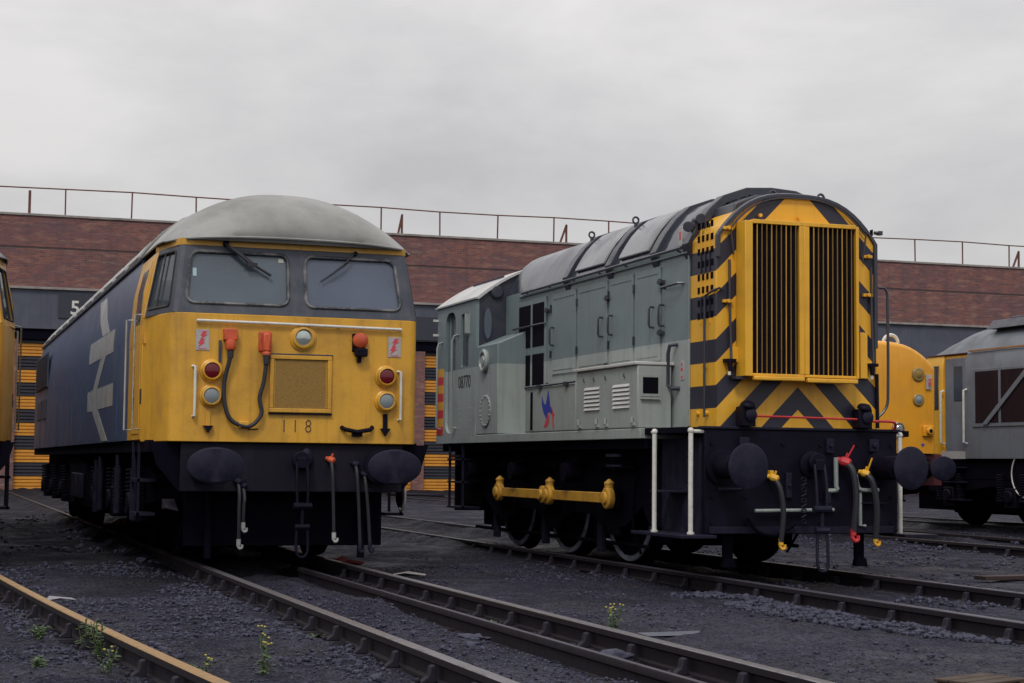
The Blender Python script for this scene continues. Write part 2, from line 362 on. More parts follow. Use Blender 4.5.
def tube(name, mat, parent, pts, r, n=8, sub=0): return MB().tube(pts, r, n, sub).build(name, mat, parent)
def tag(o, label=None, cat=None, group=None, kind=None):
    if label: o['label'] = label
    if cat: o['category'] = cat
    if group: o['group'] = group
    if kind: o['kind'] = kind
    return o
def thing(name, label, cat, loc=(0, 0, 0), rz=0, group=None):
    o = bpy.data.objects.new(name, None); COL.objects.link(o); o.location = loc; o.rotation_euler = (0, 0, rz); o.empty_display_size = .3
    return tag(o, label, cat, group)
def copy_tree(o, parent=None):
    c = o.copy(); COL.objects.link(c); c.parent = parent
    for ch in o.children: copy_tree(ch, c)
    return c
def text(name, s, mat, parent, loc, rot, size, ext=.002, sx=1, bold=0):
    cu = bpy.data.curves.new(name, 'FONT'); cu.body = s; cu.size = size; cu.extrude = ext; cu.offset = bold; cu.align_x = 'CENTER'; cu.align_y = 'CENTER'
    t = bpy.data.objects.new(name, cu); COL.objects.link(t)
    dg = bpy.context.evaluated_depsgraph_get(); me = bpy.data.meshes.new_from_object(t.evaluated_get(dg)); me.name = name
    bpy.data.objects.remove(t); o = bpy.data.objects.new(name, me); COL.objects.link(o)
    me.materials.clear(); me.materials.append(mat)
    o.parent = parent; o.location = loc; o.rotation_euler = rot; o.scale = (sx, 1, 1); return o
FRONT = (pi/2, 0, 0)              # text facing -Y
LEFT = (pi/2, 0, -pi/2)           # text facing -X

# ------------------------------------------------------------ ground
TRACKS = {'a': None, 'b': (2.69, 4.17), 'd': (7.10, 8.77), 'f': (13.92, 15.58), 'g': (18.75, 20.2)}
def curveA(y):   # the ochre rail in the foreground bends towards the camera
    t = max(0, 20 - y); return .45 + .049 * t + .00235 * t * t
RAILX = [lambda y: curveA(y) - 1.5, curveA, lambda y: 2.69, lambda y: 4.17, lambda y: 3.66, lambda y: 7.10, lambda y: 8.77, lambda y: 13.92, lambda y: 15.58, lambda y: 18.75, lambda y: 20.2]
def gh(x, y):
    v = Vector((x, y, 0))
    far = max(0, min(1, (y - 30) / 20))
    h = -.118 + .028 * noise.noise(v * .55) + .012 * noise.noise(v * 2.3) * (1 - far)
    rough = max(0, noise.noise(Vector((x * .45 + 7, y * .3, 3))) + .15)
    h += (rough * .045 * noise.noise(v * 7) + .014 * noise.noise(v * Vector((5, 9, 0))) + .009 * noise.noise(v * 14)) * (1 - far)
    if x > 2.8 and x < 3.6 and y < 20: h += .10 * max(0, noise.noise(v * Vector((1.6, 1.1, 0)) + Vector((3, 1, 0))) + .45) * min(1, (x-2.8)/.2, (3.6-x)/.15)
    d = min(abs(x - f(y)) for f in RAILX)
    if d < .26: h -= (.042 if y < 19 else .042 - min(1, (y-19)/4)*.13) * (1 - (d/.26)**2)
    return h
def axis_vals(lo, hi, fine, outer):
    v = []; x = lo
    while x < hi: v.append(x); x += fine
    return sorted(set([-o for o in outer] + v + outer)) if lo < 0 else v
xs = [-600, -200, -80, -40, -20, -10, -6] + [-4 + .055 * i for i in range(int(15 / .055))] + [11 + .12 * i for i in range(int(11 / .12))] + [22.2, 23, 24, 26, 29, 33, 40, 60, 100, 200, 600]
ys = [-300, -50, -10, 0, 3, 5] + [6 + .055 * i for i in range(int(9 / .055))] + [15 + .09 * i for i in range(int(12 / .09))] + [27 + .25 * i for i in range(int(10/.25))] + [37.3, 39, 41, 44, 48, 53, 60, 66, 80, 120, 250, 700]
verts = [(x, y, gh(x, y) if (-10 < x < 40 and 0 < y < 67) else -.118) for y in ys for x in xs]
nx = len(xs); faces = [(j*nx+i, j*nx+i+1, (j+1)*nx+i+1, (j+1)*nx+i) for j in range(len(ys)-1) for i in range(nx-1)]
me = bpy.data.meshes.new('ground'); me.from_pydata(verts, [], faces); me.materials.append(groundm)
me.polygons.foreach_set('use_smooth', [True] * len(faces))
g = bpy.data.objects.new('ground', me); COL.objects.link(g); tag(g, kind='structure')

# ------------------------------------------------------------ railway tracks
def rail_mesh(fx, y0, y1, step, top=0., w=1.):
    prof = [(-.036, 0), (-.03, .006), (.03, .006), (.036, 0), (.036, -.035), (.01, -.05), (.009, -.12), (.034, -.13), (.034, -.148), (-.034, -.148), (-.034, -.13), (-.009, -.12), (-.01, -.05), (-.036, -.035)]
    prof = [(a*w, b - .006 + top) for a, b in prof]
    n = max(1, int((y1-y0)/step)); mb = MB(); rings = []
    for i in range(n+1):
        y = y0 + (y1-y0)*i/n; x = fx(y); rings.append([Vector((x + a, y, b)) for a, b in prof])
    mb.loft(rings)
    mb.bm.normal_update(); bmesh.ops.recalc_face_normals(mb.bm, faces=mb.bm.faces)
    for f in mb.bm.faces:
        if f.normal.z > .6 and f.calc_center_median().z > top - .02: f.material_index = 1
    return mb
def chair_mb():
    mb = MB()
    mb.box(-.16, .16, -.08, .08, -.165, -.14)
    for s in (-1, 1):
        mb.prism([(s*.135, -.14), (s*.085, -.10), (s*.072, -.05), (s*.045, -.042), (s*.04, -.14)], 'y', -.032, .032)
    mb.box(.038, .062, -.09, .11, -.075, -.03)
    for s in (-1, 1): mb.cyl((s*.14, .0, -.135), (s*.14, 0, -.112), .018, 6)
    return mb
chair0 = None
def track(name, label, fxs, y0, y1, step, cy, topm, extra=None):
    global chair0
    t = thing('railway_track', label, 'railway track', (fxs[0](y0)*.5 + fxs[1](y0)*.5, y0, 0), 0, 'tracks of the yard')
    ox, oy = t.location.x, t.location.y
    for fx in fxs:
        o = rail_mesh(fx, y0, y1, step).build('rail', [railside, topm], t); o.location = (-ox, -oy, 0)
    if extra:
        o = rail_mesh(extra, 6, 17, 2, -.025, w=.62).build('check_rail', [railside, railtop_dull], t); o.location = (-ox, -oy, 0); o['label'] = 'rusty third rail laid between the running rails'
    y = cy[0]; k = 0
    while y < cy[1]:
        for fx in fxs:
            x = fx(y); dx = fx(y+.1) - fx(y)
            if chair0 is None: chair0 = chair_mb().build('chair', chairm, t, .006); c = chair0
            else: c = chair0.copy(); COL.objects.link(c); c.parent = t
            c.location = (x - ox, y - oy, random.uniform(-.004, .004)); c.rotation_euler = (0, 0, -dx/.1 + random.uniform(-.03, .03))
        x0, x1 = fxs[0](y) - .5, fxs[1](y) + .5
        mb = MB().box(x0 - ox, x1 - ox, y - oy - .12, y - oy + .12, -.28, -.142 + random.uniform(-.01, .006))
        mb.build('sleeper', sleeperm, t, .01)
        y += .74; k += 1
    return t
A1 = curveA
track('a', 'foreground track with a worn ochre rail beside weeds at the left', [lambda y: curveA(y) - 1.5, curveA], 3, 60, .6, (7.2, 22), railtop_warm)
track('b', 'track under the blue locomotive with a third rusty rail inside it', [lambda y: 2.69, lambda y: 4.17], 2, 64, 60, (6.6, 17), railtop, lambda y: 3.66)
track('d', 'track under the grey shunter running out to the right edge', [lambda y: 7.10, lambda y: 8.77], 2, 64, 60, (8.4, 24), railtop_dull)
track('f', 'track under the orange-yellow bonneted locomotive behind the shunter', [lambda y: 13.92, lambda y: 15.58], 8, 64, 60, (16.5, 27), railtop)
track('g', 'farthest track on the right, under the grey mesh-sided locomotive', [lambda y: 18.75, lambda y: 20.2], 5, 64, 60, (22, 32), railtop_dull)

# loose stones (nobody could count them)
ico = [Vector(v).normalized() for v in [(0,0,1),(.89,0,.45),(.28,.85,.45),(-.72,.53,.45),(-.72,-.53,.45),(.28,-.85,.45),(.72,.53,-.45),(-.28,.85,-.45),(-.89,0,-.45),(-.28,-.85,-.45),(.72,-.53,-.45),(0,0,-1)]]
icf = [(0,1,2),(0,2,3),(0,3,4),(0,4,5),(0,5,1),(1,6,2),(2,7,3),(3,8,4),(4,9,5),(5,10,1),(6,7,2),(7,8,3),(8,9,4),(9,10,5),(10,6,1),(11,7,6),(11,8,7),(11,9,8),(11,10,9),(11,6,10)]
V = []; Fc = []
def stone(x, y, r):
    z = gh(x, y) + r * .35; k = len(V); a = random.uniform(0, 6.28); sx, sy, sz = r*random.uniform(.6, 1.3), r*random.uniform(.6, 1.1), r*random.uniform(.45, .9)
    for v in ico:
        j = random.uniform(.75, 1.2); px, py = v.x*sx*j, v.y*sy*j
        V.append((x + px*cos(a) - py*sin(a), y + px*sin(a) + py*cos(a), z + v.z*sz*j))
    Fc.extend([(i+k, j+k, l+k) for i, j, l in icf])
def patch(n, xr, yr, r0, r1, thr=-1):
    for _ in range(n):
        x, y = random.uniform(*xr), random.uniform(*yr)
        if noise.noise(Vector((x*.9+4, y*.7, 9))) < thr: continue
        if min(abs(x - f(y)) for f in RAILX) < .045: continue
        stone(x, y, random.uniform(r0, r1) * random.choice((.6, .8, 1, 1, 1.3)))
patch(2600, (6.3, 7.1), (7.5, 14), .012, .034, -.1)
patch(1300, (7.1, 8.8), (9, 15), .012, .032, -.1)
patch(5200, (.6, 2.6), (9.5, 19), .008, .022, -.12)
patch(2500, (-1, 2.6), (8, 12), .005, .013, -.3)
patch(900, (4.2, 7), (8, 12), .004, .011, -.1)
patch(1500, (2.75, 3.6), (7, 13), .005, .013, -.5)
patch(1800, (-2.5, .9), (9, 24), .010, .030, 0)
patch(3600, (4.3, 7.0), (12, 20), .007, .02, .02)
patch(700, (2.2, 3.2), (7, 14), .008, .024, -.1)
patch(700, (4.2, 6.6), (7, 12), .006, .02, .1)
patch(2600, (9, 13.9), (13, 24), .010, .03, -.1)
patch(1200, (13, 18), (18, 26), .012, .035, -.1)
patch(1800, (-3, 3), (18, 36), .015, .045, .0)
me = bpy.data.meshes.new('loose_ballast'); me.from_pydata(V, [], Fc); me.materials.append(stonem)
bl = bpy.data.objects.new('loose_ballast', me); COL.objects.link(bl); tag(bl, 'dark loose ballast stones scattered between the tracks', 'ballast', kind='stuff')

# ------------------------------------------------------------ depot building
WY = 66.0
dep = thing('engine_shed', 'long red brick engine shed behind all the locomotives', 'building', (0, WY, 0), -.012)
XL, XR = -60, 110
MB().box(XL, XR, 0, .35, 7.53, 8.98).box(XL, XR, 0, .35, 9.06, 10.22).build('brick_wall', brickm, dep)
MB().box(XL, XR, .01, .36, 8.98, 9.06).build('string_course', brickdark, dep)
MB().box(XL, XR, -.05, .45, 10.22, 10.31).build('coping', concrete, dep, .01)
MB().box(XL, XR, -.10, .36, 7.44, 7.53).build('ledge', concrete, dep, .01)
MB().box(XL, XR, .02, .4, 5.95, 7.44).build('lintel_cladding', beamm, dep, .01)
MB().box(XL, XR, .1, .5, 5.55, 5.95).build('shutter_housing', under, dep, .02)
MB().box(XL, XR, .36, 40, 9.7, 9.9).build('flat_roof', concrete, dep)
MB().box(XL, XL+.3, .36, 40, -.3, 9.7).box(XR-.3, XR, .36, 40, -.3, 9.7).box(XL, XR, 40, 40.3, -.3, 9.7).build('rear_walls', brickm, dep)
for k in range(-12, 17):
    x0 = 3.3 + 5.3 * k
    p = MB().box(x0 - .5, x0 - .004, .1, .55, -.3, 5.55).build('brick_pier', brickm, dep, .01)
    mb = MB(); z = -.1; prof = [(.32, -.12)]
    while z < 5.5:
        prof += [(.32, z), (.27, z + .025), (.27, z + .095), (.32, z + .12)]; z += .125
    prof += [(.32, 5.55), (.4, 5.55), (.4, -.12)]
    mb.prism([(a, b) for a, b in prof], 'x', x0, x0 + 4.8)
    d = mb.build('roller_shutter', shutterm, dep, ang=20)
    MB().box(x0 + 1.9, x0 + 2.9, .255, .27, .9, 1.05).build('pull_bar', under, d)
sb = MB().box(4.75, 6.15, -.03, .02, 6.38, 7.3).build('bay_sign', simple('sign_board', (.03, .033, .05), .6), dep, .005)
text('bay_number', '5', white, sb, (5.36, -.04, 6.76), FRONT, .74, .004, bold=.012)
for x in (19.75 - .2,):
    sb2 = MB().box(18.75, 19.9, -.03, .02, 6.0, 6.95).build('bay_sign', bpy.data.materials['sign_board'], dep, .005)
# guard rail on the shed roof
gr = thing('guard_rail', 'thin rusty guard rail along the brick parapet, with bent stays', 'railing', (0, WY, 10.31), -.012)
o = MB()
rz0 = 1.02
for k in range(-20, 40):
    x = 4.91 + 2.476 * k; x2 = x + 2.476
    o.cyl((x, .2, rz0 + .03*sin(k*1.7)), (x2, .2, rz0 + .03*sin(k*1.7+1.7)), .028, 6)
o.build('top_rail', railrust, gr)
for k in range(-20, 41):
    x = 4.91 + 2.476 * k; MB().cyl((x, .2, -.02), (x + random.uniform(-.02, .02), .2, rz0), .032, 6).build('post', railrust, gr)
def px66(px): # world x on the parapet for a photo column near y=215
    return px
for x, tx in ((18.0, .2), (25.0, .35), (47.2, .4)):
    MB().box(-.04, .04, -.03, .03, 0, .85, Matrix.Translation((x, .2, -.02)) @ Matrix.Rotation(tx, 4, 'Y')).build('stay', railrust, gr)
    MB().box(-.04, .04, -.03, .03, 0, .78, Matrix.Translation((x + tx*.8, .2, -.02))).build('stay', railrust, gr)
MB().box(3.54, 3.64, .17, .23, -.02, .9).build('stay', railrust, gr)

# ------------------------------------------------------------ shared running gear
def wheel(parent, x, y, r, face, rim=silver, name='wheel'):
    """face: -1 outer face towards -x"""
    w_ = MB().lathe([(0, r*.97), (.02, r), (.12, r), (.13, r+.028), (.155, r+.028), (.16, r*.8), (.16, .05)], (x, y, r), (-face*1., 0, 0), 36).build(name, under, parent)
    MB().lathe([(-.002, r-.075), (-.014, r-.07), (-.014, r-.02), (.0, r-.012)], (x, y, r), (-face*1., 0, 0), 36, cap=False).build('rim', rim, w_)
    h = MB().lathe([(-.06, .09), (-.05, .12), (0, .14)], (x, y, r), (-face*1., 0, 0), 16)
    for k in range(9):
        a = 2*pi*k/9; h.cyl((x + face*.004, y + cos(a)*.12, r + sin(a)*.12), (x + face*.004, y + cos(a)*(r-.08), r + sin(a)*(r-.08)), .022, 6)
    h.build('hub', under, w_); return w_
def buffer(parent, x, z, oval, mat=bufm, head=None, yb=.55):
    b = MB().lathe([(yb-.0, .17), (yb-.03, .17), (yb-.035, .115), (.22, .115), (.215, .085), (.05, .075)], (x, 0, z), (0, 1, 0), 24).build('buffer', black, parent)
    rx, rz = oval
    MB().lathe([(.055, .3), (.03, .8), (.02, .98), (.0, 1.), (-.012, .9), (-.018, .0001)], (x, 0, z), (0, 1, 0), 40, rx, rz).build('buffer_head', head or mat, b)
    return b
def coupling(parent, x, z, yb, low=.1, m=None):
    c = MB()
    c.box(x-.045, x+.045, yb-.22, yb, z-.06, z+.05).lathe([(0, .09), (.06, .09)], (x, yb-.18, z+.02), (0, 1, 0), 16)
    c.build('draw_hook', black, parent, .01)
    k = MB()
    for s in (-1, 1):
        k.tube([(x+s*.05, yb-.2, z), (x+s*.055, yb-.24, z-.2), (x+s*.05, yb-.25, z-.42)], .015, 6, 3)
    k.cyl((x-.09, yb-.25, z-.42), (x+.09, yb-.25, z-.42), .035, 10)
    k.cyl((x, yb-.25, z-.42), (x, yb-.25, z-.62), .018, 8)
    k.tube([(x-.05, yb-.25, z-.62), (x-.055, yb-.26, low+.06), (x, yb-.26, low), (x+.055, yb-.26, low+.06), (x+.05, yb-.25, z-.62)], .015, 6, 4)
    k.cyl((x-.07, yb-.25, z-.62), (x+.07, yb-.25, z-.62), .03, 8)
    k.build('screw_coupling', m or bufm, parent)
def hose(parent, pts, cock, ccol, endcol, r=.026, k=.68):
    h = tube('hose', rubber, parent, pts, r, 8, 5)
    p = Vector(pts[0])
    MB().lathe([(-.07*k, .03*k), (-.06*k, .05*k), (.03*k, .055*k), (.06*k, .035*k), (.09*k, .03*k)], p, (-.6, .5, .25), 10).cyl(p + Vector((.0, 0, .0)), p + Vector((.03, -.02, .1))*k, .012, 6).sphere(p + Vector((.03, -.02, .0))*k, .045*k, 8).build('cock', ccol, h)
    e = Vector(pts[-1])
    MB().cyl(e + Vector((0, 0, .03)), e - Vector((0, 0, .03)), .036*k, 10).tube([e - Vector((0, 0, .02)), e + Vector((-.01, 0, -.06))*k, e + Vector((.02, -.01, -.10))*k, e + Vector((.055, -.01, -.08))*k, e + Vector((.05, -.01, -.04))*k], .024*k, 8, 2).build('hose_end', endcol, h)
    return h
def bogie(parent, y0, ys_, r, side=1.12, wy=.1, z1=1.05):
    bo = MB()
    for s in (-1, 1):
        poly = [(y0-.1, .62), (y0-.1, .86), (y0+.5, .98), (ys_[-1]+.3, .98), (ys_[-1]+.8, .86), (ys_[-1]+.8, .62), (ys_[-1]+.3, .55), (ys_[0]+.6, .72), (ys_[0]-.2, .55)]
        bo.prism(poly, 'x', s*side, s*(side+.07))
    bo.box(-side, side, y0-.1, y0+.05, .62, .9)
    b = bo.build('bogie_frame', under, parent, .01)
    MB().box(-.70, .70, y0+.1, ys_[-1]+.7, .20, .93).build('bogie_shade_fill', under, b, .03)  # added dark block between the wheels, keeps the underside in shade
    for y in ys_:
        for s in (-1, 1):
            wheel(b, s*.80, y, r, s, under)
            MB().box(s*side - .02*s, s*(side+.17), y-.16, y+.16, r-.2, r+.16).cyl((s*(side+.17), y, r), (s*(side+.22), y, r), .12, 16).build('axle_box', black, b, .02)
    for i, y in enumerate(ys_):
        for dy in (-.33, .33):
            for s in (-1, 1):
                m_ = MB(); pts = [(s*(side+.12) + .07*cos(t*1.05), y+dy + .07*sin(t*1.05), .50 + .0075*t) for t in range(60)]
                m_.tube(pts, .013, 5); m_.cyl((s*(side+.12), y+dy, .46), (s*(side+.12), y+dy, .5), .085, 12); m_.build('coil_spring', black, b)
    return b

# ------------------------------------------------------------ blue diesel with yellow cab
def side_l(z):
    P = [(1.2, 1.39), (2.35, 1.39), (2.75, 1.355), (3.13, 1.27)]
    for (a, b), (c, d) in zip(P, P[1:]):
        if z <= c: return b + (d-b)*(z-a)/(c-a)
    return 1.27
SECT = [(1.39, 1.24), (1.39, 2.35), (1.355, 2.75), (1.262, 3.19)]
def roof_arc(w_, ze, cr, n=24, p=2.6): return [(l, ze + cr*(1 - abs(l/w_)**p)) for l in [w_*(-cos(pi*i/n)) for i in range(n+1)]]
def on_side(mb, poly, off):
    """flat outline (b,z) laid on the tumblehome side x=-side_l(z)"""
    v = [mb.bm.verts.new((0, b, z)) for b, z in poly]; f = mb.bm.faces.new(v)
    geom = [f] + list(f.edges) + list(f.verts)
    for zc in (2.35, 2.75, 3.0):
        gs = [g for g in mb.bm.faces] + list(mb.bm.edges) + list(mb.bm.verts)
        bmesh.ops.bisect_plane(mb.bm, geom=gs, plane_co=(0, 0, zc), plane_no=(0, 0, 1))
    return mb
def finish_side(mb, off):
    for vv in mb.bm.verts: vv.co.x = -side_l(vv.co.z) - off
    r = bmesh.ops.solidify(mb.bm, geom=list(mb.bm.faces), thickness=off*.7)
def lamp(parent, x, z, r, lens, y=.55, ring=yellow, name='marker_lamp'):
    b = MB().lathe([(y-.0, r*1.55), (y-.02, r*1.55), (y-.03, r*1.35), (y-.07, r*1.25), (y-.075, r*1.1), (y-.06, r*1.0)], (x, 0, z), (0, 1, 0), 28).build(name, ring, parent)
    MB().lathe([(y-.062, r*1.02), (y-.07, r*.8), (y-.076, r*.4), (y-.078, .001)], (x, 0, z), (0, 1, 0), 24).build('lens', lens, b); return b
def big_diesel(loc, label, full=True):
    bandm = bluegrey if full else yellow
    T = thing('diesel_locomotive', label, 'locomotive', loc)
    L0, LE = 2.55, 18.2
    half = SECT; poly = [(-a, b) for a, b in half[::-1]] + half      # open top closed across
    # ---- cab lower shell
    lv = lambda z, pts: [Vector((s*a, b, z)) for s, seq in ((-1, pts[::-1]), (1, pts)) for a, b in seq]
    low = [(0.0, .546), (.6, .547), (1.15, .55), (1.185, .56), (1.212, .585), (1.23, .63), (1.285, .85), (1.385, 1.45)]
    body = MB()
    ringpts = lambda z: [Vector((-a, b, z)) for a, b in low[::-1]] + [Vector((a, b, z)) for a, b in low[1:]]
    body.loft([ringpts(1.22), ringpts(2.46)])
    body.prism([(-1.39, 1.24), (-1.39, 2.2), (1.39, 2.2), (1.39, 1.24)], 'y', 1.451, L0)
    # door zone shell (both sides) from z 2.2 up to the cantrail
    for s in (-1, 1):
        body.prism([(s*side_l(z), z) for z in (2.2, 2.35, 2.75, 3.13)] + [(s*1.15, 3.13), (s*1.15, 2.2)], 'y', 1.451, L0)
    body.box(-1.15, 1.15, 2.3, L0, 2.2, 3.13)
    cab = body.build('cab', yellow, T, .006)
    # ---- window band: front and sides with real openings
    UF = [Vector((1.175, .555, 2.46)), Vector((1.085, .70, 3.14))]
    bl, br, tr, tl = Vector((-1.165, .553, 2.462)), Vector((1.165, .553, 2.462)), Vector((1.085, .70, 3.135)), Vector((-1.085, .70, 3.135))
    def uv(l, z): v = (z-2.462)/(3.135-2.462); hw = 1.165 + (1.085-1.165)*v; return ((l+hw)/(2*hw), v)
    def win(l0, l1, z0, z1): a = uv(l0, z0); b = uv(l1, z1); c = uv(l0, z1); u0 = (a[0]+c[0])/2; u1 = (b[0]+uv(l1, z0)[0])/2; return (u0, u1, a[1], b[1])
    WN = [win(-1.06, -.085, 2.56, 3.075), win(.085, 1.03, 2.555, 3.07)]
    band = MB().panel((bl, br, tr, tl), [rrect(*q, .035, .12) for q in WN], .05)
    c0, c1 = (1.165, .553), (1.085, .70)
    d0, d1 = (1.23, .63), (1.14, .775)
    e0, e1 = (1.385, 1.449), (1.27, 1.449)
    side_w = []
    for s in (-1, 1):
        band.loft([[Vector((s*c0[0], c0[1], 2.462)), Vector((s*c1[0], c1[1], 3.135))], [Vector((s*(c0[0]+.045), c0[1]+.022, 2.462)), Vector((s*(c1[0]+.038), c1[1]+.02, 3.135))], [Vector((s*d0[0], d0[1], 2.462)), Vector((s*d1[0], d1[1], 3.135))]], cap=False, closed=False)
        q = [Vector((s*e0[0], e0[1]-.12, 2.462)), Vector((s*d0[0], d0[1], 2.462)), Vector((s*d1[0], d1[1], 3.135)), Vector((s*(e1[0]-.015), e1[1]-.12, 3.135))]
        if s == 1: q = [q[1], q[0], q[3], q[2]]
        hole = rrect(.05, .93, .10, .92, .05, .08)
        if s == 1: hole = [(1-u, v) for u, v in hole[::-1]]
        band.panel(q, [hole], .04); side_w.append((s, q))
    bd = band.build('window_band', bandm, T)
    MB().box(-1.385, -1.36, 1.33, 1.45, 2.2, 2.3).build('door_pillar', yellow, T)
    for s in (-1, 1):
        MB().loft([[Vector((s*1.373, 1.32, 2.46)), Vector((s*1.387, 1.45, 2.46)), Vector((s*1.3, 1.45, 2.46)), Vector((s*1.3, 1.32, 2.46))],
                   [Vector((s*1.252, 1.32, 3.135)), Vector((s*1.27, 1.45, 3.135)), Vector((s*1.18, 1.45, 3.135)), Vector((s*1.18, 1.32, 3.135))]]).build('cab_pillar', yellow, T)
    # gaskets, panes, wipers
    mapf = lambda u, v: (bl*(1-u)+br*u)*(1-v) + (tl*(1-u)+tr*u)*v
    nf = (br-bl).cross(tl-bl).normalized()
    for i, q in enumerate(WN):
        du, dv_ = .012, .035
        P = rrect(q[0], q[1], q[2], q[3], .035, .12)
        g_ = MB(); pts = [mapf(u, v) + nf*.004 for u, v in P]; g_.tube(pts + [pts[0]], .016, 6)
        wi = g_.build('windscreen_gasket', worn_rubber, T)
        inset = rrect(q[0]-.004, q[1]+.004, q[2]-.012, q[3]+.012, .035, .12)
        gm = MB(); gm.loft([[mapf(u, v) - nf*.02 for u, v in inset], [mapf(u, v) - nf*.028 for u, v in inset]]); gm.build('windscreen', (glass, glassb)[i], wi)
    for s, q in side_w:
        nn = (q[1]-q[0]).cross(q[3]-q[0]).normalized(); mp_ = lambda u, v: (q[0]*(1-u)+q[1]*u)*(1-v)+(q[3]*(1-u)+q[2]*u)*v
        hole = rrect(.05, .93, .10, .92, .05, .08)
        if s == 1: hole = [(1-u, v) for u, v in hole[::-1]]
        pts = [mp_(u, v) + nn*.003 for u, v in hole]; wf = MB().tube(pts+[pts[0]], .010, 6).build('side_window_frame', rubber, T)
        MB().loft([[mp_(u, v)-nn*.018 for u, v in hole], [mp_(u, v)-nn*.024 for u, v in hole]]).build('side_pane', glass2, wf)
        a = .42 if s == -1 else .58
        MB().tube([mp_(a, .1)+nn*.004, mp_(a, .92)+nn*.004], .009, 6).build('slider_bar', rubber, wf)
    # yellow strip under the roof lip
    MB().loft([[Vector((s*x, y, z)) for s, seq in ((-1, ((1.275, 1.45), (1.15, .775), (1.12, .715), (1.085, .694))), (1, ((1.085, .694), (1.12, .715), (1.15, .775), (1.275, 1.45)))) for x, y in seq] for z in (3.135, 3.20)]).build('cornice', yellow, T)
    # cab inside
    inn = MB().box(-1.14, 1.14, 2.22, 2.29, 2.21, 3.12).build('bulkhead', interior, T)
    MB().box(-1.1, 1.1, .72, 1.05, 2.47, 2.54).build('desk', desk, T)
    MB().box(-.95, .95, 1.02, 1.06, 2.2, 2.46).build('desk_panel', desk, T)
    MB().box(.12, 1.0, .78, .80, 2.56, 3.1).build('blind', curtain, T)
    for x in (-.62, .62): MB().box(x-.2, x+.2, 1.7, 1.8, 2.3, 2.88).box(x-.12, x+.12, 1.69, 1.78, 2.9, 3.04).build('seat', desk, T, .03)
    # roof dome
    def ring(b):
        t = max(0, min(1, (b-.585)/1.15)); cr = .035 + .58*sqrt(max(0, 1-(1-t)**2.1)); u = max(0, min(1, (b-.585)/.9))
        w_ = 1.085 + .2*(1-(1-u)**3)
        return [Vector((x, b + (.10*(abs(x)/w_)**5 if b < 1 else 0), z)) for x, z in roof_arc(w_, 3.195, cr, 36, 2.35 + max(0, b-1.5)*.85)]
    bs = [.585, .60, .63, .67, .73, .8, .9, 1.02, 1.15, 1.3, 1.45, 1.6, 1.75, 2.1, 2.5]
    rg = [ring(b) for b in bs]; d = MB()
    skirt = [[Vector((v.x*.985, v.y + .015, 3.19)) for v in rg[0]]]
    d.loft([[Vector((v.x*.98, v.y+.03, 3.183)) for v in rg[0]]] + rg, cap=False, closed=False)
    for R in (rg,):   # side drip edges
        for s in (0, -1):
            pts = [r[s] + Vector((0, 0, -.004)) for r in R[4:]]; d.tube(pts, .010, 6)
    d.tube([v + Vector((0, -.004, -.004)) for v in rg[0]], .013, 6)
    d.build('cab_roof', roofgrey if full else darkroof, T, ang=50)
    # ---- body and roof
    MB().prism(poly, 'y', L0 + .002, LE).build('body', blue, T, .004)
    rf = MB(); arc = roof_arc(1.285, 3.195, .595, 30, 3.15); rf.prism(arc, 'y', 2.503, LE); roof = rf.build('roof', roofdk, T)
    far = MB(); far.loft([[Vector((x*k, y, z)) for x, z in poly] for y, k in ((LE+.001, 1), (LE+.5, .96), (LE+.75, .88))]); far.build('rear_cab', yellow, T)
    MB().loft([[Vector((x*k, y, 3.195+(z-3.195)*k2)) for x, z in arc] for y, k, k2 in ((LE+.001, 1, 1), (LE+.5, .95, .6), (LE+.76, .88, .15))]).build('rear_roof', roofgrey, T)
    def roof_pt(s, t, y, off=0):  # t 0 eave..1 crown
        i = t*15; x, z = arc[int(i)]; x2, z2 = arc[min(int(i)+1, 30)]; k = i - int(i); x, z = x+(x2-x)*k, z+(z2-z)*k
        return Vector(((x - off*.5) * (1 if s < 0 else -1), y, z + off))
    y = 2.75
    for k in range(11):
        for s in (-1, 1):
            mb = MB(); rings = []
            for t in (.03, .07, .12, .18, .24, .30):
                rings.append([roof_pt(s, t, y), roof_pt(s, t, y, .035), roof_pt(s, t, y+.92, .035), roof_pt(s, t, y+.92)])
            mb.loft(rings); mb.build('roof_panel', panelgrey, T, .006)
        y += 1.36
    for k in range(12):
        mb = MB(); y = 2.62 + 1.36*k; mb.tube([roof_pt(-1, t, y, .012) for t in (.02, .1, .2, .3, .4, .55, .75, 1)], .02, 6); mb.build('roof_seam', roofgrey, roof)
    # gutter line
    MB().box(-1.30, -1.27, L0, LE, 3.165, 3.2).box(1.27, 1.30, L0, LE, 3.165, 3.2).build('gutter', hoopm, T, .004)
    if full:
        # double arrow emblem
        shapes = [[(4.15, 2.55), (7.1, 2.55), (7.1, 2.28), (4.15, 2.28)], [(4.1, 1.92), (7.2, 1.92), (7.2, 1.66), (4.1, 1.66)],
                  [(6.85, 3.08), (6.05, 3.08), (4.75, 2.55), (5.55, 2.55)], [(4.95, 2.28), (5.55, 2.28), (6.5, 1.92), (5.9, 1.92)], [(6.5, 1.66), (5.8, 1.66), (4.55, 1.26), (5.2, 1.26)]]
        em = MB()
        for i, sh in enumerate(shapes):
            m_ = MB(); on_side(m_, sh, .004); finish_side(m_, .004)
            tmp = bpy.data.meshes.new('t'); m_.bm.to_mesh(tmp); m_.bm.free(); em.bm.from_mesh(tmp); bpy.data.meshes.remove(tmp)
        em.build('double_arrow_emblem', logowhite, T)
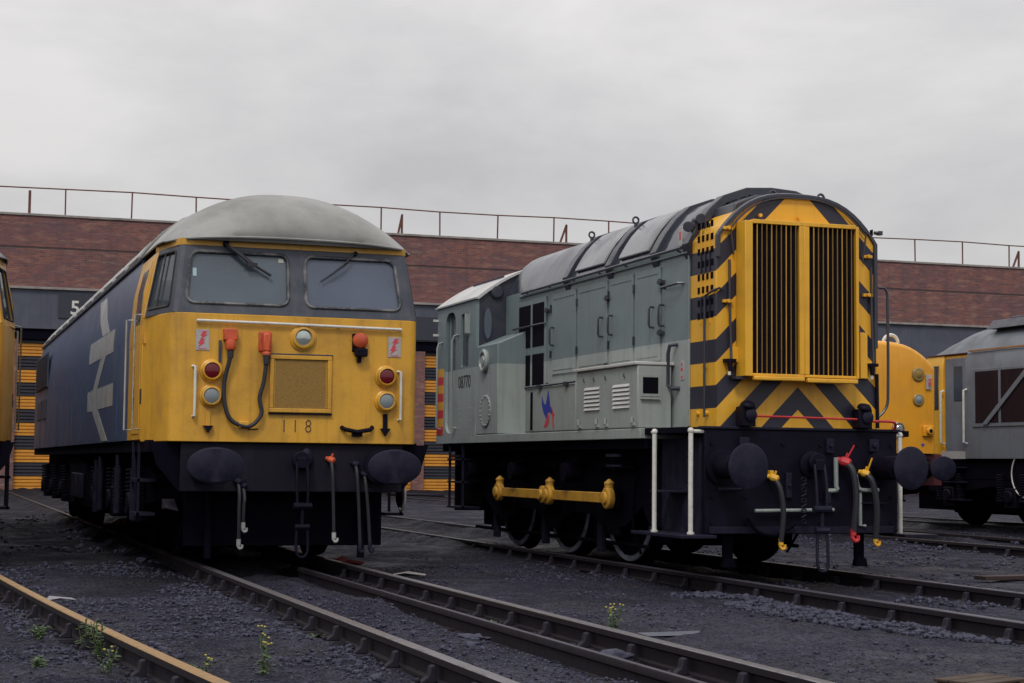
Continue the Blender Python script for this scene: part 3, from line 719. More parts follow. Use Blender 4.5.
    for s in (-1, 1):   # body panel joints, lockers, grilles
        for y in (3.6, 8.2, 9.6, 11.2, 12.8, 14.5):
            MB().box(s*1.388 if s < 0 else 1.388, s*1.397, y, y+.03, 1.3, 2.33).build('panel_joint', blue, T)
        gp = MB().box(min(s*1.39, s*1.415), max(s*1.39, s*1.415), 14.7, 17.7, 2.3, 2.9)
        for k in range(14): gp.box(min(s*1.41, s*1.43), max(s*1.41, s*1.43), 14.75, 17.65, 2.32+.041*k, 2.335+.041*k)
        gp.build('side_grille', bluegrey, T)
        for y in (15.0, 16.3): MB().box(min(s*1.385, s*1.405), max(s*1.385, s*1.405), y, y+1., 1.75, 2.1).build('side_vent', bluegrey, T, .01)
        # cab door
        dz = MB()
        dpoly = [(1.62, 1.32), (2.2, 1.32), (2.2, 2.95), (1.62, 2.95)]
        xx = lambda z, o: s*(side_l(z)+o)
        rings = []
        for yy in (1.60, 1.63): pass
        def slab(y0, y1, z0, z1, o0, o1, name, m):
            zs = [z0] + [q for q in (2.35, 2.75) if z0 < q < z1] + [z1]
            mb = MB().loft([[Vector((xx(z, o0), y0, z)), Vector((xx(z, o1), y0, z)), Vector((xx(z, o1), y1, z)), Vector((xx(z, o0), y1, z))] for z in zs]); return mb.build(name, m, T, .004)
        dr = slab(1.56, 2.16, 1.3, 3.05, -.01, .008, 'cab_door', yellow)
        o_ = slab(1.64, 2.06, 2.42, 2.98, .0, .013, 'door_window', worn_rubber); o_.parent = dr
        o_ = slab(1.67, 2.03, 2.45, 2.95, .0, .017, 'door_pane', simple('dark_glass', (.05, .06, .075), .1) if 'dark_glass' not in bpy.data.materials else bpy.data.materials['dark_glass']); o_.parent = dr
        for yy, z0 in ((1.50, 1.35), (2.24, 1.35)):
            tube('door_handrail', logowhite if yy > 2 else steel, T, [(s*1.39, yy, z0), (s*1.46, yy, z0), (s*1.46, yy, z0+1.15), (s*1.39, yy, z0+1.15)], .010, 6)
        MB().box(min(s*1.385, s*1.396), max(s*1.385, s*1.396), 1.60, 1.66, 1.55, 1.75).build('lock_plate', blackink, T)
        MB().box(min(s*1.385, s*1.396), max(s*1.385, s*1.396), 1.0+.45, 1.47+.03, 1.6, 1.75).build('lock_plate', blackink, T)
        st = MB()
        for z in (.48, .82): st.box(min(s*1.2, s*1.4), max(s*1.2, s*1.4), 1.6, 2.1, z, z+.03)
        for yy in (1.6, 2.08): st.box(min(s*1.36, s*1.385), max(s*1.36, s*1.385), yy, yy+.025, .48, 1.24)
        st.build('footsteps', bufm, T)
    # ---- nose furniture
    if full:
        y = .548
        def fbox(name, m, x0, x1, z0, z1, d0, par=T, bev=.004): return MB().box(x0, x1, y-d0, y+.012, z0, z1).build(name, m, par, bev)
        hr = tube('front_handrail', white, T, [(-.99, y-.03, 2.385), (-.3, y-.035, 2.38), (.4, y-.035, 2.372), (1.05, y-.03, 2.365)], .014, 8)
        for x in (-.97, -.3, .4, 1.03): MB().cyl((x, y+.01, 2.375), (x, y-.035, 2.375), .009, 6).build('bracket', white, hr)
        for x in (-.995, 1.045):
            tube('side_handrail', white, T, [(x-.01, y, 1.46), (x, y-.05, 1.465), (x+.0, y-.055, 1.7), (x, y-.05, 1.94), (x-.02, y, 1.945)], .014, 8)
        fr = MB().box(-.27, .345, y-.035, y+.01, 2.035, 2.075).box(-.27, .345, y-.035, y+.01, 1.515, 1.555).box(-.27, -.23, y-.035, y+.01, 1.5551, 2.0349).box(.305, .345, y-.035, y+.01, 1.5551, 2.0349).build('headcode_panel', yellow, T, .005)
        MB().box(-.229, .304, y-.018, y+.005, 1.556, 2.034).build('mesh_cover', brownmesh, fr)
        bl_ = MB()
        for k in range(24):
            for x in (-.22, .297): bl_.box(x-.008, x+.006, y-.02, y-.01, 1.57+.0195*k, 1.578+.0195*k)
        bl_.build('rivets', yellow2, fr)
        MB().box(-.275, .355, y-.03, y+.01, 1.497, 1.511).build('drip_strip', black, fr)
        MB().box(-.275, .355, y-.03, y+.01, 2.079, 2.09).build('hinge', bluegrey, fr)
        hl = MB().lathe([(y+.0, .13), (y-.02, .13), (y-.03, .105), (y-.05, .105), (y-.055, .085), (y-.03, .08)], (.055, 0, 2.25), (0, 1, 0), 32).build('headlamp', yellow, T)
        MB().lathe([(y-.035, .081), (y-.046, .06), (y-.052, .001)], (.055, 0, 2.25), (0, 1, 0), 24).build('lens', clearlens, hl)
        for x, z, ln in ((-.835, 1.903, redlens), (-.835, 1.66, greylens), (.90, 1.89, redlens), (.90, 1.645, greylens)):
            lamp(T, x, z, .072, ln, y)
        for x in (-.86, .90):
            lb = MB().box(x-.022, x+.022, y-.02, y+.01, 1.34, 1.52).prism([(x-.05, 1.375), (x+.05, 1.375), (x, 1.30)], 'y', y-.045, y-.002).build('lamp_bracket', black if x > 0 else yellow, T)
            if x < 0: MB().prism([(x-.05, 1.375), (x+.05, 1.375), (x, 1.30)], 'y', y-.05, y-.046).build('bracket_toe', black, lb)
        # jumper sockets and cable
        s1 = MB().box(-.73, -.60, y-.09, y+.01, 2.20, 2.31).lathe([(0, .05), (.07, .055), (.1, .04)], (-.665, y-.06, 2.20), (0, -.1, -1), 12).build('jumper_socket', rustyorange, T, .008)
        MB().box(-.77, -.745, y-.03, y, 1.99, 2.2).build('chain', bluegrey, s1)
        s2 = MB().box(-.385, -.255, y-.02, y+.01, 2.1, 2.30).box(-.35, -.28, y-.09, y-.02, 2.1, 2.28).lathe([(0, .045), (.05, .04)], (-.315, y-.05, 2.1), (0, -.1, -1), 12).build('jumper_socket', rustyorange, T, .02)
        s3 = MB().box(.55, .68, y-.03, y+.01, 2.13, 2.31).build('dummy_socket', black, T, .006)
        MB().lathe([(0, .075), (.03, .08), (.06, .07), (.08, .03)], (.625, y-.02, 2.245), (0, -1, -.15), 16).build('cap', rustyorange, s3)
        MB().box(.57, .69, y-.1, y-.02, 2.08, 2.16).box(.6, .64, y-.05, y-.01, 2.02, 2.1).build('socket_latch', black, s3, .01)
        cb = tube('jumper_cable', rubber, T, [(-.665, y-.07, 2.1), (-.675, y-.07, 2.0), (-.715, y-.05, 1.8), (-.71, y-.05, 1.6), (-.65, y-.055, 1.44), (-.53, y-.06, 1.375), (-.43, y-.06, 1.39), (-.35, y-.055, 1.5), (-.37, y-.05, 1.65), (-.335, y-.055, 1.8), (-.318, y-.06, 1.95), (-.315, y-.06, 2.06)], .021, 10, 5)
        for x, z in ((-.665, 2.12), (-.315, 2.07)): MB().cyl((x, y-.07, z), (x, y-.07, z-.09), .03, 10).build('plug', rubber, cb)
        MB().box(-.57, -.47, y-.075, y+.005, 1.36, 1.42).build('cable_clip', yellow, T, .008)
        MB().tube([(-.47, y-.008, 1.345), (-.37, y-.01, 1.35)], .006, 5).build('scratch_bar', black, T)
        # enamel plates with lightning flashes
        for x, z in ((-.925, 2.2), (.985, 2.19)):
            p = MB().box(x-.065, x+.065, y-.006, y+.005, z-.10, z+.10).build('warning_plate', platem, T)
            m_ = MB()
            for dz_, dx in ((.045, .012), (-.03, -.008)):
                m_.prism([(x+dx-.01, z+dz_+.04), (x+dx+.03, z+dz_+.04), (x+dx+.01, z+dz_+.008), (x+dx+.035, z+dz_+.008), (x+dx-.035, z+dz_-.045), (x+dx-.015, z+dz_-.005), (x+dx-.035, z+dz_-.005)], 'y', y-.009, y-.006)
            m_.box(x-.04, x+.04, y-.009, y-.006, z-.09, z-.083).build('flash_mark', redink, p)
        for ch, x in (('1', -.115), ('1', -.005), ('8', .125)):
            text('number', ch, wornink, T, (x, y-.004, 1.378), FRONT, .185, .0015, .8, -.003)
        MB().tube([(.46, y-.0, 1.38), (.48, y-.05, 1.36), (.6, y-.07, 1.335), (.74, y-.05, 1.36), (.77, y, 1.385)], .022, 8).box(.56, .66, y-.05, y, 1.29, 1.34).build('step_bar', black, T)
        # wipers
        wn = lambda l, z, o: mapf(*uv(l, z)) + nf*o
        for l, z, a, b, m in ((-1.0, 2.87, .018, .04, simple('pale_sticker', (.35, .5, .55), .5)), (-.15, 3.02, .025, .02, simple('round_sticker', (.4, .42, .36), .5))):
            MB().loft([[wn(l-a, z-b, -.016), wn(l+a, z-b, -.016), wn(l+a, z+b, -.016), wn(l-a, z+b, -.016)], [wn(l-a, z-b, -.018), wn(l+a, z-b, -.018), wn(l+a, z+b, -.018), wn(l-a, z+b, -.018)]]).build('sticker', m, T)
        MB().loft([[wn(.30, 2.575, -.03), wn(.62, 2.575, -.03), wn(.60, 2.62, -.03), wn(.32, 2.63, -.03)], [wn(.30, 2.575, -.034), wn(.62, 2.575, -.034), wn(.60, 2.62, -.034), wn(.32, 2.63, -.034)]]).build('paper_on_desk', simple('desk_paper', (.5, .5, .46), .7), T)
        wp = MB().tube([wn(-.72, 3.16, .03), wn(-.60, 3.06, .06), wn(-.46, 2.95, .05)], .017, 6).tube([wn(-.62, 3.10, .05), wn(-.43, 2.955, .04)], .011, 6).tube([wn(-.50, 2.99, .035), wn(-.26, 2.85, .03)], .013, 6)
        wp.box(-.05, .05, -.02, .02, -.02, .02, Matrix.Translation(wn(-.45, 2.945, .045))).build('wiper', rubber, T)
        MB().tube([wn(.60, 3.13, .03), wn(.46, 2.98, .05), wn(.33, 2.88, .035)], .009, 6).tube([wn(.52, 3.02, .03), wn(.24, 2.82, .022)], .008, 6).build('wiper', rubber, T)
        m_ = MB()
        for x, z in ((-.62, 3.155),): m_.cyl(wn(x-.08, z, .0), wn(x-.08, z, .05), .03, 10)
        m_.cyl(wn(.60, 3.12, 0), wn(.60, 3.12, .04), .022, 10).build('wiper_spindle', black, T)
    else:
        MB().box(-.3, .3, .52, .55, 1.6, 2.2).build('headcode_panel', yellow, T, .01)
        for x, z, ln in ((-.85, 1.8, redlens), (.85, 1.8, redlens), (.85, 1.58, greylens), (-.85, 1.58, greylens)): lamp(T, x, z, .07, ln, .548)
    # ---- buffer beam and underframe
    MB().box(-1.10, 1.10, .6, .66, .74, 1.215).build('buffer_beam', skirtm, T, .01)
    for s in (-1, 1):
        MB().prism([(s*1.12, .76), (s*1.32, 1.0), (s*1.385, 1.215), (s*1.1, 1.215), (s*1.1, .74)], 'y', .66, .70).build('fairing', under, T)
        buffer(T, s*.86, .995, (.268, .17))
    MB().box(-1.1, 1.1, .70, L0+LE-2.6, .95, 1.235).build('underframe', under, T)
    MB().box(-1.36, 1.36, 1.0, LE+.3, 1.12, 1.236).build('solebar', under, T)
    coupling(T, .04, 1.03, .6, .12, black)
    MB().lathe([(0, .06), (.04, .11), (.06, .11)], (.12, .52, 1.06), (0, 1, 0), 20, .6, 1).build('spare_socket', bufm, T)
    for x, z0, x1, z1, cc in ((-.55, .84, -.54, .26, bufm), (-.50, .80, -.5, .42, bufm), (.36, 1.06, .395, .32, rustyorange), (.61, 1.02, .66, .22, bufm), (.70, .92, .76, .22, bufm)):
        hose(T, [(x, .56, z0), (x + .005, .5, z0-.12), ((x+x1)/2, .5, (z0+z1)/2), (x1, .52, z1)], None, cc if full else bufm, platem if x < .4 else bufm, .017, .6)
    MB().box(-.80, -.74, .9, .98, .08, .8).box(.74, .80, .9, .98, .08, .8).build('guard_iron', under, T, .01)
    MB().box(-1.0, 1.0, 1.0, 1.04, .2, .95).build('bogie_end_shade', under, T, .01)  # added plate, blocks the bright gap under the front to keep it dark
    MB().loft([[Vector((-1.2, .8, .58)), Vector((-1.2, 1.1, .66)), Vector((-1.2, 1.1, .56))], [Vector((-1.08, .8, .55)), Vector((-1.08, 1.1, .66)), Vector((-1.08, 1.1, .56))]]).build('life_guard', chairm, T)
    for y0, ys_ in ((1.9, (2.9, 4.95, 7.0)), (11.4, (12.4, 14.45, 16.5))):
        bogie(T, y0, ys_, .57)
    MB().box(-1.3, 1.3, 8.1, 10.9, .35, 1.1).build('fuel_tank', under, T, .06)
    for yy in (8.3, 9.2): MB().box(-1.36, -1.3, yy, yy+.6, .5, .85).build('battery_box', bufm, T, .02)
    for yy, zz in ((2.3, .7), (3.9, .72), (5.9, .7), (6.4, .66)):
        MB().cyl((-1.33, yy, zz-.28), (-1.33, yy, zz+.25), .045, 10).cyl((-1.33, yy, zz), (-1.33, yy, zz+.38), .028, 8).build('damper', bufm, T)
    return T
D56 = big_diesel((3.455, 15.80, 0), 'blue and yellow diesel locomotive with double arrow emblem and number 118 on its nose')
big_diesel((-.45, 17.95, 0), 'yellow-fronted locomotive cut off by the left edge of the picture', False)
m_ = MB(); m_.tube([(1.36, 1.55 + .14*cos(t*pi/12), .70+.165*sin(t*pi/12)) for t in range(25)], .014, 6)
hw = m_.build('handwheel', white, D56)
MB().lathe([(0, .13), (.02, .13), (.04, .03)], (1.33, 1.55, .7), (1, 0, 0), 20).cyl((1.2, 1.55, .7), (1.85, 1.6, .69), .011, 6).build('spindle', bufm, hw)

# ------------------------------------------------------------ grey shunter with striped end
S = thing('shunting_locomotive', 'grey shunting locomotive 08770 with yellow and black striped radiator end', 'locomotive', (7.953, 13.86, 0))
HW, ZS, FB = .87, 3.17, .62
def hood_arc(w_=HW, ze=3.22, cr=.445, n=24, p=2.9): return [(l, ze + cr*(1-abs(l/w_)**p)) for l in [-w_*cos(pi*i/n) for i in range(n+1)]]
# footplate and frames
MB().box(-1.27, 1.27, 1.50, 8.5, 1.30, 1.40).build('valance', greylow, S, .006)
MB().box(-1.22, 1.22, .60, 1.495, 1.34, 1.40).box(-1.2, 1.2, 1.5, 8.4, 1.2, 1.298).build('footplate', under, S, .006)
MB().box(-1.02, 1.05, .55, .62, .40, 1.385).build('front_beam', black, S, .008)
MB().box(-1.06, 1.08, .535, .61, 1.386, 1.41).build('beam_edge', bufm, S, .004)
MB().box(-1.02, 1.02, 8.35, 8.42, .40, 1.3).build('rear_beam', black, S, .008)
fr = MB()
for s in (-1, 1):
    poly = [(.63, .42), (.63, 1.3), (8.34, 1.3), (8.34, .5), (7.4, .5), (7.3, .62)]
    for y in (6.44, 4.66, 2.88):
        poly += [(y+.55, .50), (y+.35, .40), (y+.16, .38), (y+.15, .3), (y-.15, .3), (y-.16, .38), (y-.35, .40), (y-.55, .50)]
    poly += [(2.1, .62), (1.9, .42)]
    fr.prism(poly, 'x', s*.94, s*.98)
fr.build('frame', under, S, .004)
rd = None
for i, y in enumerate((2.88, 4.66, 6.44)):
    for s in (-1, 1):
        wl = wheel(S, s*.78, y, .686, s)
        MB().cyl((s*.98, y, .686), (s*1.07, y, .686), .12, 20).box(min(s*1.0, s*1.06), max(s*1.0, s*1.06), y-.30, y+.12, .59, .78).build('crank', under, wl, .01)
for s in (-1, 1):
    yc = (2.66, 4.44, 6.22); z = .69
    rod = MB()
    for a, b in ((yc[0], yc[1]), (yc[1], yc[2])):
        rod.box(min(s*1.09, s*1.125), max(s*1.09, s*1.125), a+.1, b-.1, z-.055, z+.055)
    rod.build('coupling_rod', rodyel, S, .008)
    for y in yc:
        b = MB().lathe([(0, .10), (.01, .115), (.07, .115), (.08, .10)], (s*1.08, y, z), (s, 0, 0), 24)
        b.cyl((s*1.11, y, z+.10), (s*1.11, y, z+.15), .05, 12).lathe([(0, .055), (.025, .055), (.045, .025), (.06, .015)], (s*1.11, y, z+.14), (0, 0, 1), 10)
        b.lathe([(0, .07), (.03, .065), (.04, .02)], (s*1.155, y, z), (s, 0, 0), 12)
        b.build('rod_bearing', rodyel, S, .004)
    b = MB().lathe([(0, .10), (.05, .10), (.06, .06), (.09, .055)], (s*1.09, yc[1]+.20, z), (s, 0, 0), 20).build('knuckle_joint', rodyel, S)
    for y in yc:
        sp_ = MB()
        for k in range(6): sp_.box(min(s*.99, s*1.05), max(s*.99, s*1.05), y-.5+.06*k, y+.5-.06*k, 1.0+.022*k, 1.018+.022*k)
        sp_.box(min(s*.98, s*1.07), max(s*.98, s*1.07), y-.05, y+.05, .98, 1.16).build('leaf_spring', under, S)
    for y in (3.8, 5.6, 7.3): MB().cyl((s*1.0, y, .95), (s*1.2, y, .95), .11, 14).box(min(s*1., s*1.1), max(s*1., s*1.1), y-.2, y+.2, 1.05, 1.2).build('sand_box', under, S, .01)
    for y in (3.35, 5.1, 6.9): MB().box(min(s*.86, s*.93), max(s*.86, s*.93), y-.02, y+.1, .1, .5).build('brake_block', bufm, S, .01)
    tube('sand_pipe', under, S, [(s*.99, 2.2, 1.0), (s*1.0, 2.3, .5), (s*.85, 2.42, .12)], .014, 6, 3)
for y in (1.9, 2.15, 7.6, 7.85):
    pass
MB().box(-.70, .70, 2.0, 8.1, .22, 1.19).build('frame_shade_fill', under, S, .02)  # added dark block between the frames, closes the wheel gaps into shade
MB().box(-.66, .66, .9, 1.9, .42, 1.19).build('air_tank', under, S, .03)
for s in (-1, 1):
    br_ = MB().cyl((s*.86, 2.2, .2), (s*.86, 7.9, .2), .022, 6)
    for y in (3.62, 5.4, 7.2): br_.cyl((s*.86, y, .2), (s*.86, y+.04, .95), .025, 6).box(min(s*.74, s*.9), max(s*.74, s*.9), y-.06, y, .45, .75)
    br_.build('brake_rigging', under, S)
# steps under the cab
for s in (-1, 1):
    st = MB()
    for z in (.45, .78, 1.08): st.box(min(s*1.0, s*1.27), max(s*1.0, s*1.27), 7.35, 7.95, z, z+.025)
    for y in (7.35, 7.93): st.box(min(s*1.22, s*1.25), max(s*1.22, s*1.25), y, y+.025, .45, 1.3)
    st.build('cab_steps', bufm, S)
    p = MB()
    for y in (2.15, 7.55): p.box(min(s*1.19, s*1.27), max(s*1.19, s*1.27), y, y+.22, 1.12, 1.15).box(min(s*1.19, s*1.27), max(s*1.19, s*1.27), y, y+.22, 1.02, 1.04)
    p.build('lamp_step', bufm, S)
    fs = MB().box(min(s*1.0, s*1.36), max(s*1.0, s*1.36), .33, 1.5, .37, .40)
    fs.box(min(s*1.0, s*1.03), max(s*1.0, s*1.03), .63, 1.5, .4, 1.3).box(min(s*1.03, s*1.25), max(s*1.03, s*1.25), .9, 1.3, .78, .80)
    fs.build('front_step', bufm, S, .004)
# handrail posts beside the steps
def post(x, y, z0, z1, side):
    m_ = MB().cyl((x, y, z0), (x, y, z1), .023, 12).sphere((x, y, z1+.005), .031, 10).cyl((x, y, z1-.0), (x + side[0], y + side[1], z1), .018, 8)
    m_.cyl((x, y, z0), (x, y, z0+.02), .035, 10).build('handrail_post', white, S)
post(-1.265, 1.15, .40, 1.355, (0, .05)); post(-1.15, .58, .40, 1.36, (.14, .0)); post(1.10, .58, .38, 1.35, (-.1, 0)); post(1.265, 1.15, .40, 1.355, (0, .05))
# hood
hp = lambda y0, y1, w_=HW: MB().prism([(-w_, 1.401), (-w_, 3.2)] + [(w_, 3.2), (w_, 1.401)], 'y', y0, y1)
hp(1.20, 6.76).build('hood_side', twotone, S, .01)
MB().prism([(-HW, 1.401), (-HW, 3.22)] + hood_arc()[1:-1] + [(HW, 3.22), (HW, 1.401)], 'y', FB, 1.198).build('radiator_end', waspm, S, .012)
HA = hood_arc(HW, 3.201, .57, 20, 3.4)
segs = [(1.95, 2.6, darkroof, 3.2), ]
roof_ = MB().prism(HA, 'y', 1.2, 6.758).build('hood_roof', darkroof, S)
def apt(t, y, off=0, s=-1):
    i = t*10; k = int(i); q = i - k; x, z = HA[k]; x2, z2 = HA[min(k+1, 20)]; x, z = x+(x2-x)*q, z+(z2-z)*q
    a = 1 - t
    return Vector(((x - off*a) * (1 if s < 0 else -1), y, z + off*(.3+.7*t)))
for y0, y1, m_ in ((2.22, 3.02, sheen_roof), (3.44, 4.32, sheen_roof)):
    for s in (-1, 1):
        rings = [[apt(t, y0, 0, s), apt(t, y0, .035, s), apt(t, y1, .035, s), apt(t, y1, 0, s)] for t in (.14, .2, .26, .32, .4, .5, .6, .72, .85)]
        MB().loft(rings).build('roof_cover', m_, S, .012)
for y in (1.22, 2.0, 3.22, 4.52):
    pts = [Vector((-HW-.02, y, 3.10))] + [apt(t, y, .05) for t in (0, .1, .2, .3, .45, .6, .8, 1)] + [apt(t, y, .05, 1) for t in (.8, .6, .45, .3, .2, .1, 0)] + [Vector((HW+.02, y, 3.12))]
    MB().loft([[p + Vector((0, -.075, 0)), p + Vector((0, .075, 0)), p + Vector((p.x*-.06, .075, -.08)), p + Vector((p.x*-.06, -.075, -.08))] for p in pts]).build('roof_hoop', hoopm, S, .006)
for y in (3.22, 4.52):
    MB().tube([Vector((-.58 + .035*cos(t*pi/6), y, 3.735 + .035*sin(t*pi/6))) for t in range(13)], .012, 6).cyl((-.58, y, 3.60), (-.58, y, 3.71), .02, 8).build('lifting_eye', hoopm, S)
for s in (-1, 1):
    gt = tube('gutter_rail', hoopm, S, [(s*(HW+.05), 1.30, 3.185), (s*(HW+.05), 6.0, 3.165)], .018, 8)
    for y in (1.4, 2.0, 2.75, 3.5, 4.3, 5.1, 5.9): MB().cyl((s*HW, y, 3.15), (s*(HW+.05), y, 3.17), .01, 6).build('bracket', hoopm, gt)
    MB().box(min(s*HW, s*(HW+.03)), max(s*HW, s*(HW+.03)), 1.21, 6.2, 3.125, 3.145).build('roof_angle', twotone, S, .003)
# raised header tank at the radiator end
MB().prism([(-.66, 3.40), (-.62, 3.57), (-.40, 3.66), (0, 3.685), (.3, 3.67), (.56, 3.58), (.60, 3.40)], 'y', .72, 1.5).build('header_tank', hoopm, S, .015)
for k in range(4): MB().cyl((-.45, .80+.18*k, 3.60), (-.45, .80+.18*k, 3.68), .014, 6).build('tank_bolt', hoopm, S)
for x in (-.25, .05): MB().cyl((x, .76, 3.66), (x, .76, 3.705), .016, 6).build('tank_bolt', hoopm, S)
for x, z in ((-.2, 3.66), (.33, 3.66)): MB().tube([(x+.04*cos(t*pi/6), .75, z+.055*abs(sin(t*pi/6))) for t in range(7)], .013, 6).build('lifting_eye', hoopm, S)
# black arch frame round the striped end
edge = [(-HW-.005, 1.45)] + [(x*1.005, z+.006) for x, z in hood_arc()] + [(HW+.005, 1.45)]
pts = [Vector((x, FB-.012, z)) for x, z in edge if z > 3.1]
pts = [Vector((-HW-.003, FB-.012, 3.02))] + pts + [Vector((HW+.003, FB-.012, 2.2))]
MB().loft([[p + Vector((0, -.012, 0)), p + Vector((0, .03, .012)), p + Vector((-p.x*.045, .03, -.03 if abs(p.x) < .8 else 0)), p + Vector((-p.x*.045, -.012, -.03 if abs(p.x) < .8 else 0))] for p in pts]).build('end_beading', hoopm, S, .003)
tube('roof_edge_pipe', hoopm, S, [Vector((-.70, FB-.03, 3.05)), Vector((-.735, FB-.035, 3.3))] + [Vector((x*.93, FB-.03, z-.035)) for x, z in hood_arc()[4:-4]] + [Vector((.735, FB-.035, 3.3)), Vector((.70, FB-.03, 3.05))], .009, 6)
# grille
gs = MB().box(-.665, -.584, .42, .61, 1.885, 3.36).box(.53, .56, .42, .61, 1.885, 3.36).box(-.583, .529, .42, .61, 3.335, 3.375).box(-.583, .529, .42, .61, 1.885, 1.912).box(-.087, .02, .42, .60, 1.913, 3.334).box(-.04, -.027, .41, .419, 1.913, 3.334)
gsur = gs.build('radiator_surround', yellow2, S, .008)
MB().box(-.58, .526, .462, .60, 1.915, 3.33).build('radiator_core', paint('radiator_dark', (.006, .005, .010), .9, (.02, .012, .012), .4, 20, spec=.05), gsur)
for k in range(9):
    MB().box(-.538+.0515*k, -.532+.0515*k, .425, .437, 1.913, 3.334).build('grille_bar', brownmesh if k % 3 else yellow, gsur)
    MB().box(.068+.0515*k, .074+.0515*k, .425, .437, 1.913, 3.334).build('grille_bar', brownmesh if k % 3 else yellow, gsur)
for k in range(18):
    MB().box(-.49+.0558*.5*k+.012, -.49+.0558*.5*k+.019, .50, .54, 1.916, 3.364) if False else None
MB().box(-.58, -.045, .39, .45, 1.845, 1.884).box(-.015, .53, .39, .45, 1.835, 1.878).build('lower_ledge', yellow2, S, .01)
MB().box(-.72, -.60, .50, .61, 1.86, 1.884).build('shadow_lip', hoopm, S)
for x, z in ((-.42, 3.44), (.0, 3.44)): MB().cyl((x, .60, z), (x, .57, z), .018, 8).build('bolt', yellow2, S)
# flank hinges and lamp brackets
for x, zs in ((-.76, (3.3, 2.6)), (.76, (3.1, 2.05, 2.72))):
    for z in zs: MB().box(x-.05, x+.05, .585, .62, z-.015, z+.015).cyl((x, .56, z), (x, .62, z), .02, 8).build('hinge', yellow2, S, .003)
for x in (-.74, .80):
    tube('conduit', hoopm, S, [(x, .60, 3.0), (x, .59, 2.5), (x+.01, .585, 2.2), (x, .56, 2.0)], .013, 6, 3)
    MB().box(x-.06, x+.05, .55, .62, 2.02, 2.05).lathe([(0, .03), (.1, .02)], (x-.01, .57, 2.03), (0, -.1, -1), 8).build('plug', black, S)
    MB().cyl((x-.02, .56, 1.93), (x-.02, .56, 1.895), .016, 8).build('plug_tip', white, S)
MB().box(-.72, -.62, .57, .62, 2.02, 2.16).box(.66, .74, .57, .62, 1.9, 2.35).build('bracket_plate', yellow2, S, .004)
tube('lamp_conduit', redp, S, [(-.53, .5, 1.512), (.58, .5, 1.50)], .011, 6)
tube('lamp_conduit', redp, S, [(.68, .5, 1.48), (.9, .48, 1.485), (1.0, .5, 1.47), (1.02, .54, 1.41)], .014, 6, 3)
for x in (-.60, .655):
    lp = MB().box(x-.075, x+.075, .47, .60, 1.412, 1.60).lathe([(0, .07), (.02, .072), (.045, .05), (.055, .0001)], (x, .50, 1.60), (0, -.2, .6), 16).build('marker_lamp', black, S, .02)
    MB().lathe([(0, .06), (.012, .04), (.016, .001)], (x+.02, .455, 1.52), (0, -1, 0), 16).build('lens', bufm, lp)
tube('hood_handrail', hoopm, S, [(-.80, .60, 2.70), (-.86, .57, 2.72), (-.89, .66, 2.70), (-.905, .80, 2.66), (-.905, .80, 1.5)], .012, 6)
tube('front_handrail', hoopm, S, [(.90, .62, 2.80), (.97, .6, 2.78), (.985, .6, 2.6), (.985, .6, 1.8), (.96, .6, 1.62), (.86, .6, 1.52)], .014, 6, 3)
tube('end_pipe', black, S, [(.86, .6, 1.95), (.865, .6, 1.42)], .018, 6)
# slotted side strips
for s in (-1, 1):
    sm = paint('slot_dark', (.004, .004, .008), .9, (.01, .008, .012), .3, 9, spec=.05) if s < 0 else MATS['slot_dark']
    for r in range(8):
        for c in range(4):
            y, z = .68 + .095*c, 2.45 + .125*r
            MB().box(min(s*HW, s*(HW+.004)), max(s*HW, s*(HW+.004)), y, y+.055, z, z+.062).build('vent_slot', sm, S)
    for c in range(3): MB().box(min(s*HW, s*(HW+.012)), max(s*HW, s*(HW+.012)), .747+.095*c, .757+.095*c, 2.4, 3.36).build('vent_rib', waspm, S)
    MB().cyl((s*HW, .85, 1.98), (s*(HW+.03), .85, 1.98), .02, 8).cyl((s*HW, 1.0, 1.54), (s*(HW+.03), 1.0, 1.54), .025, 8).cyl((s*HW, .8, 1.54), (s*(HW+.03), .8, 1.54), .025, 8).build('cap_bolts', yellow2, S)
    MB().box(min(s*HW, s*(HW+.02)), max(s*HW, s*(HW+.02)), 1.185, 1.215, 1.42, 3.2).build('corner_strip', twotone, S, .004)
# horn and lamp by the roof corner
hn = MB().lathe([(0, .03), (.25, .035), (.32, .055), (.33, .05)], (-.80, 1.25, 3.46), (-.25, -1, -.1), 12).lathe([(0, .03), (.2, .035), (.27, .055), (.28, .05)], (-.86, 1.25, 3.38), (-.5, -1, -.1), 12)
hn.box(-.84, -.76, 1.15, 1.3, 3.3, 3.45).build('horns', hoopm, S, .004)
MB().cyl((.84, .60, 3.34), (.90, .60, 3.34), .018, 8).box(.88, .92, .575, .625, 3.32, 3.36).build('roof_bracket', hoopm, S)
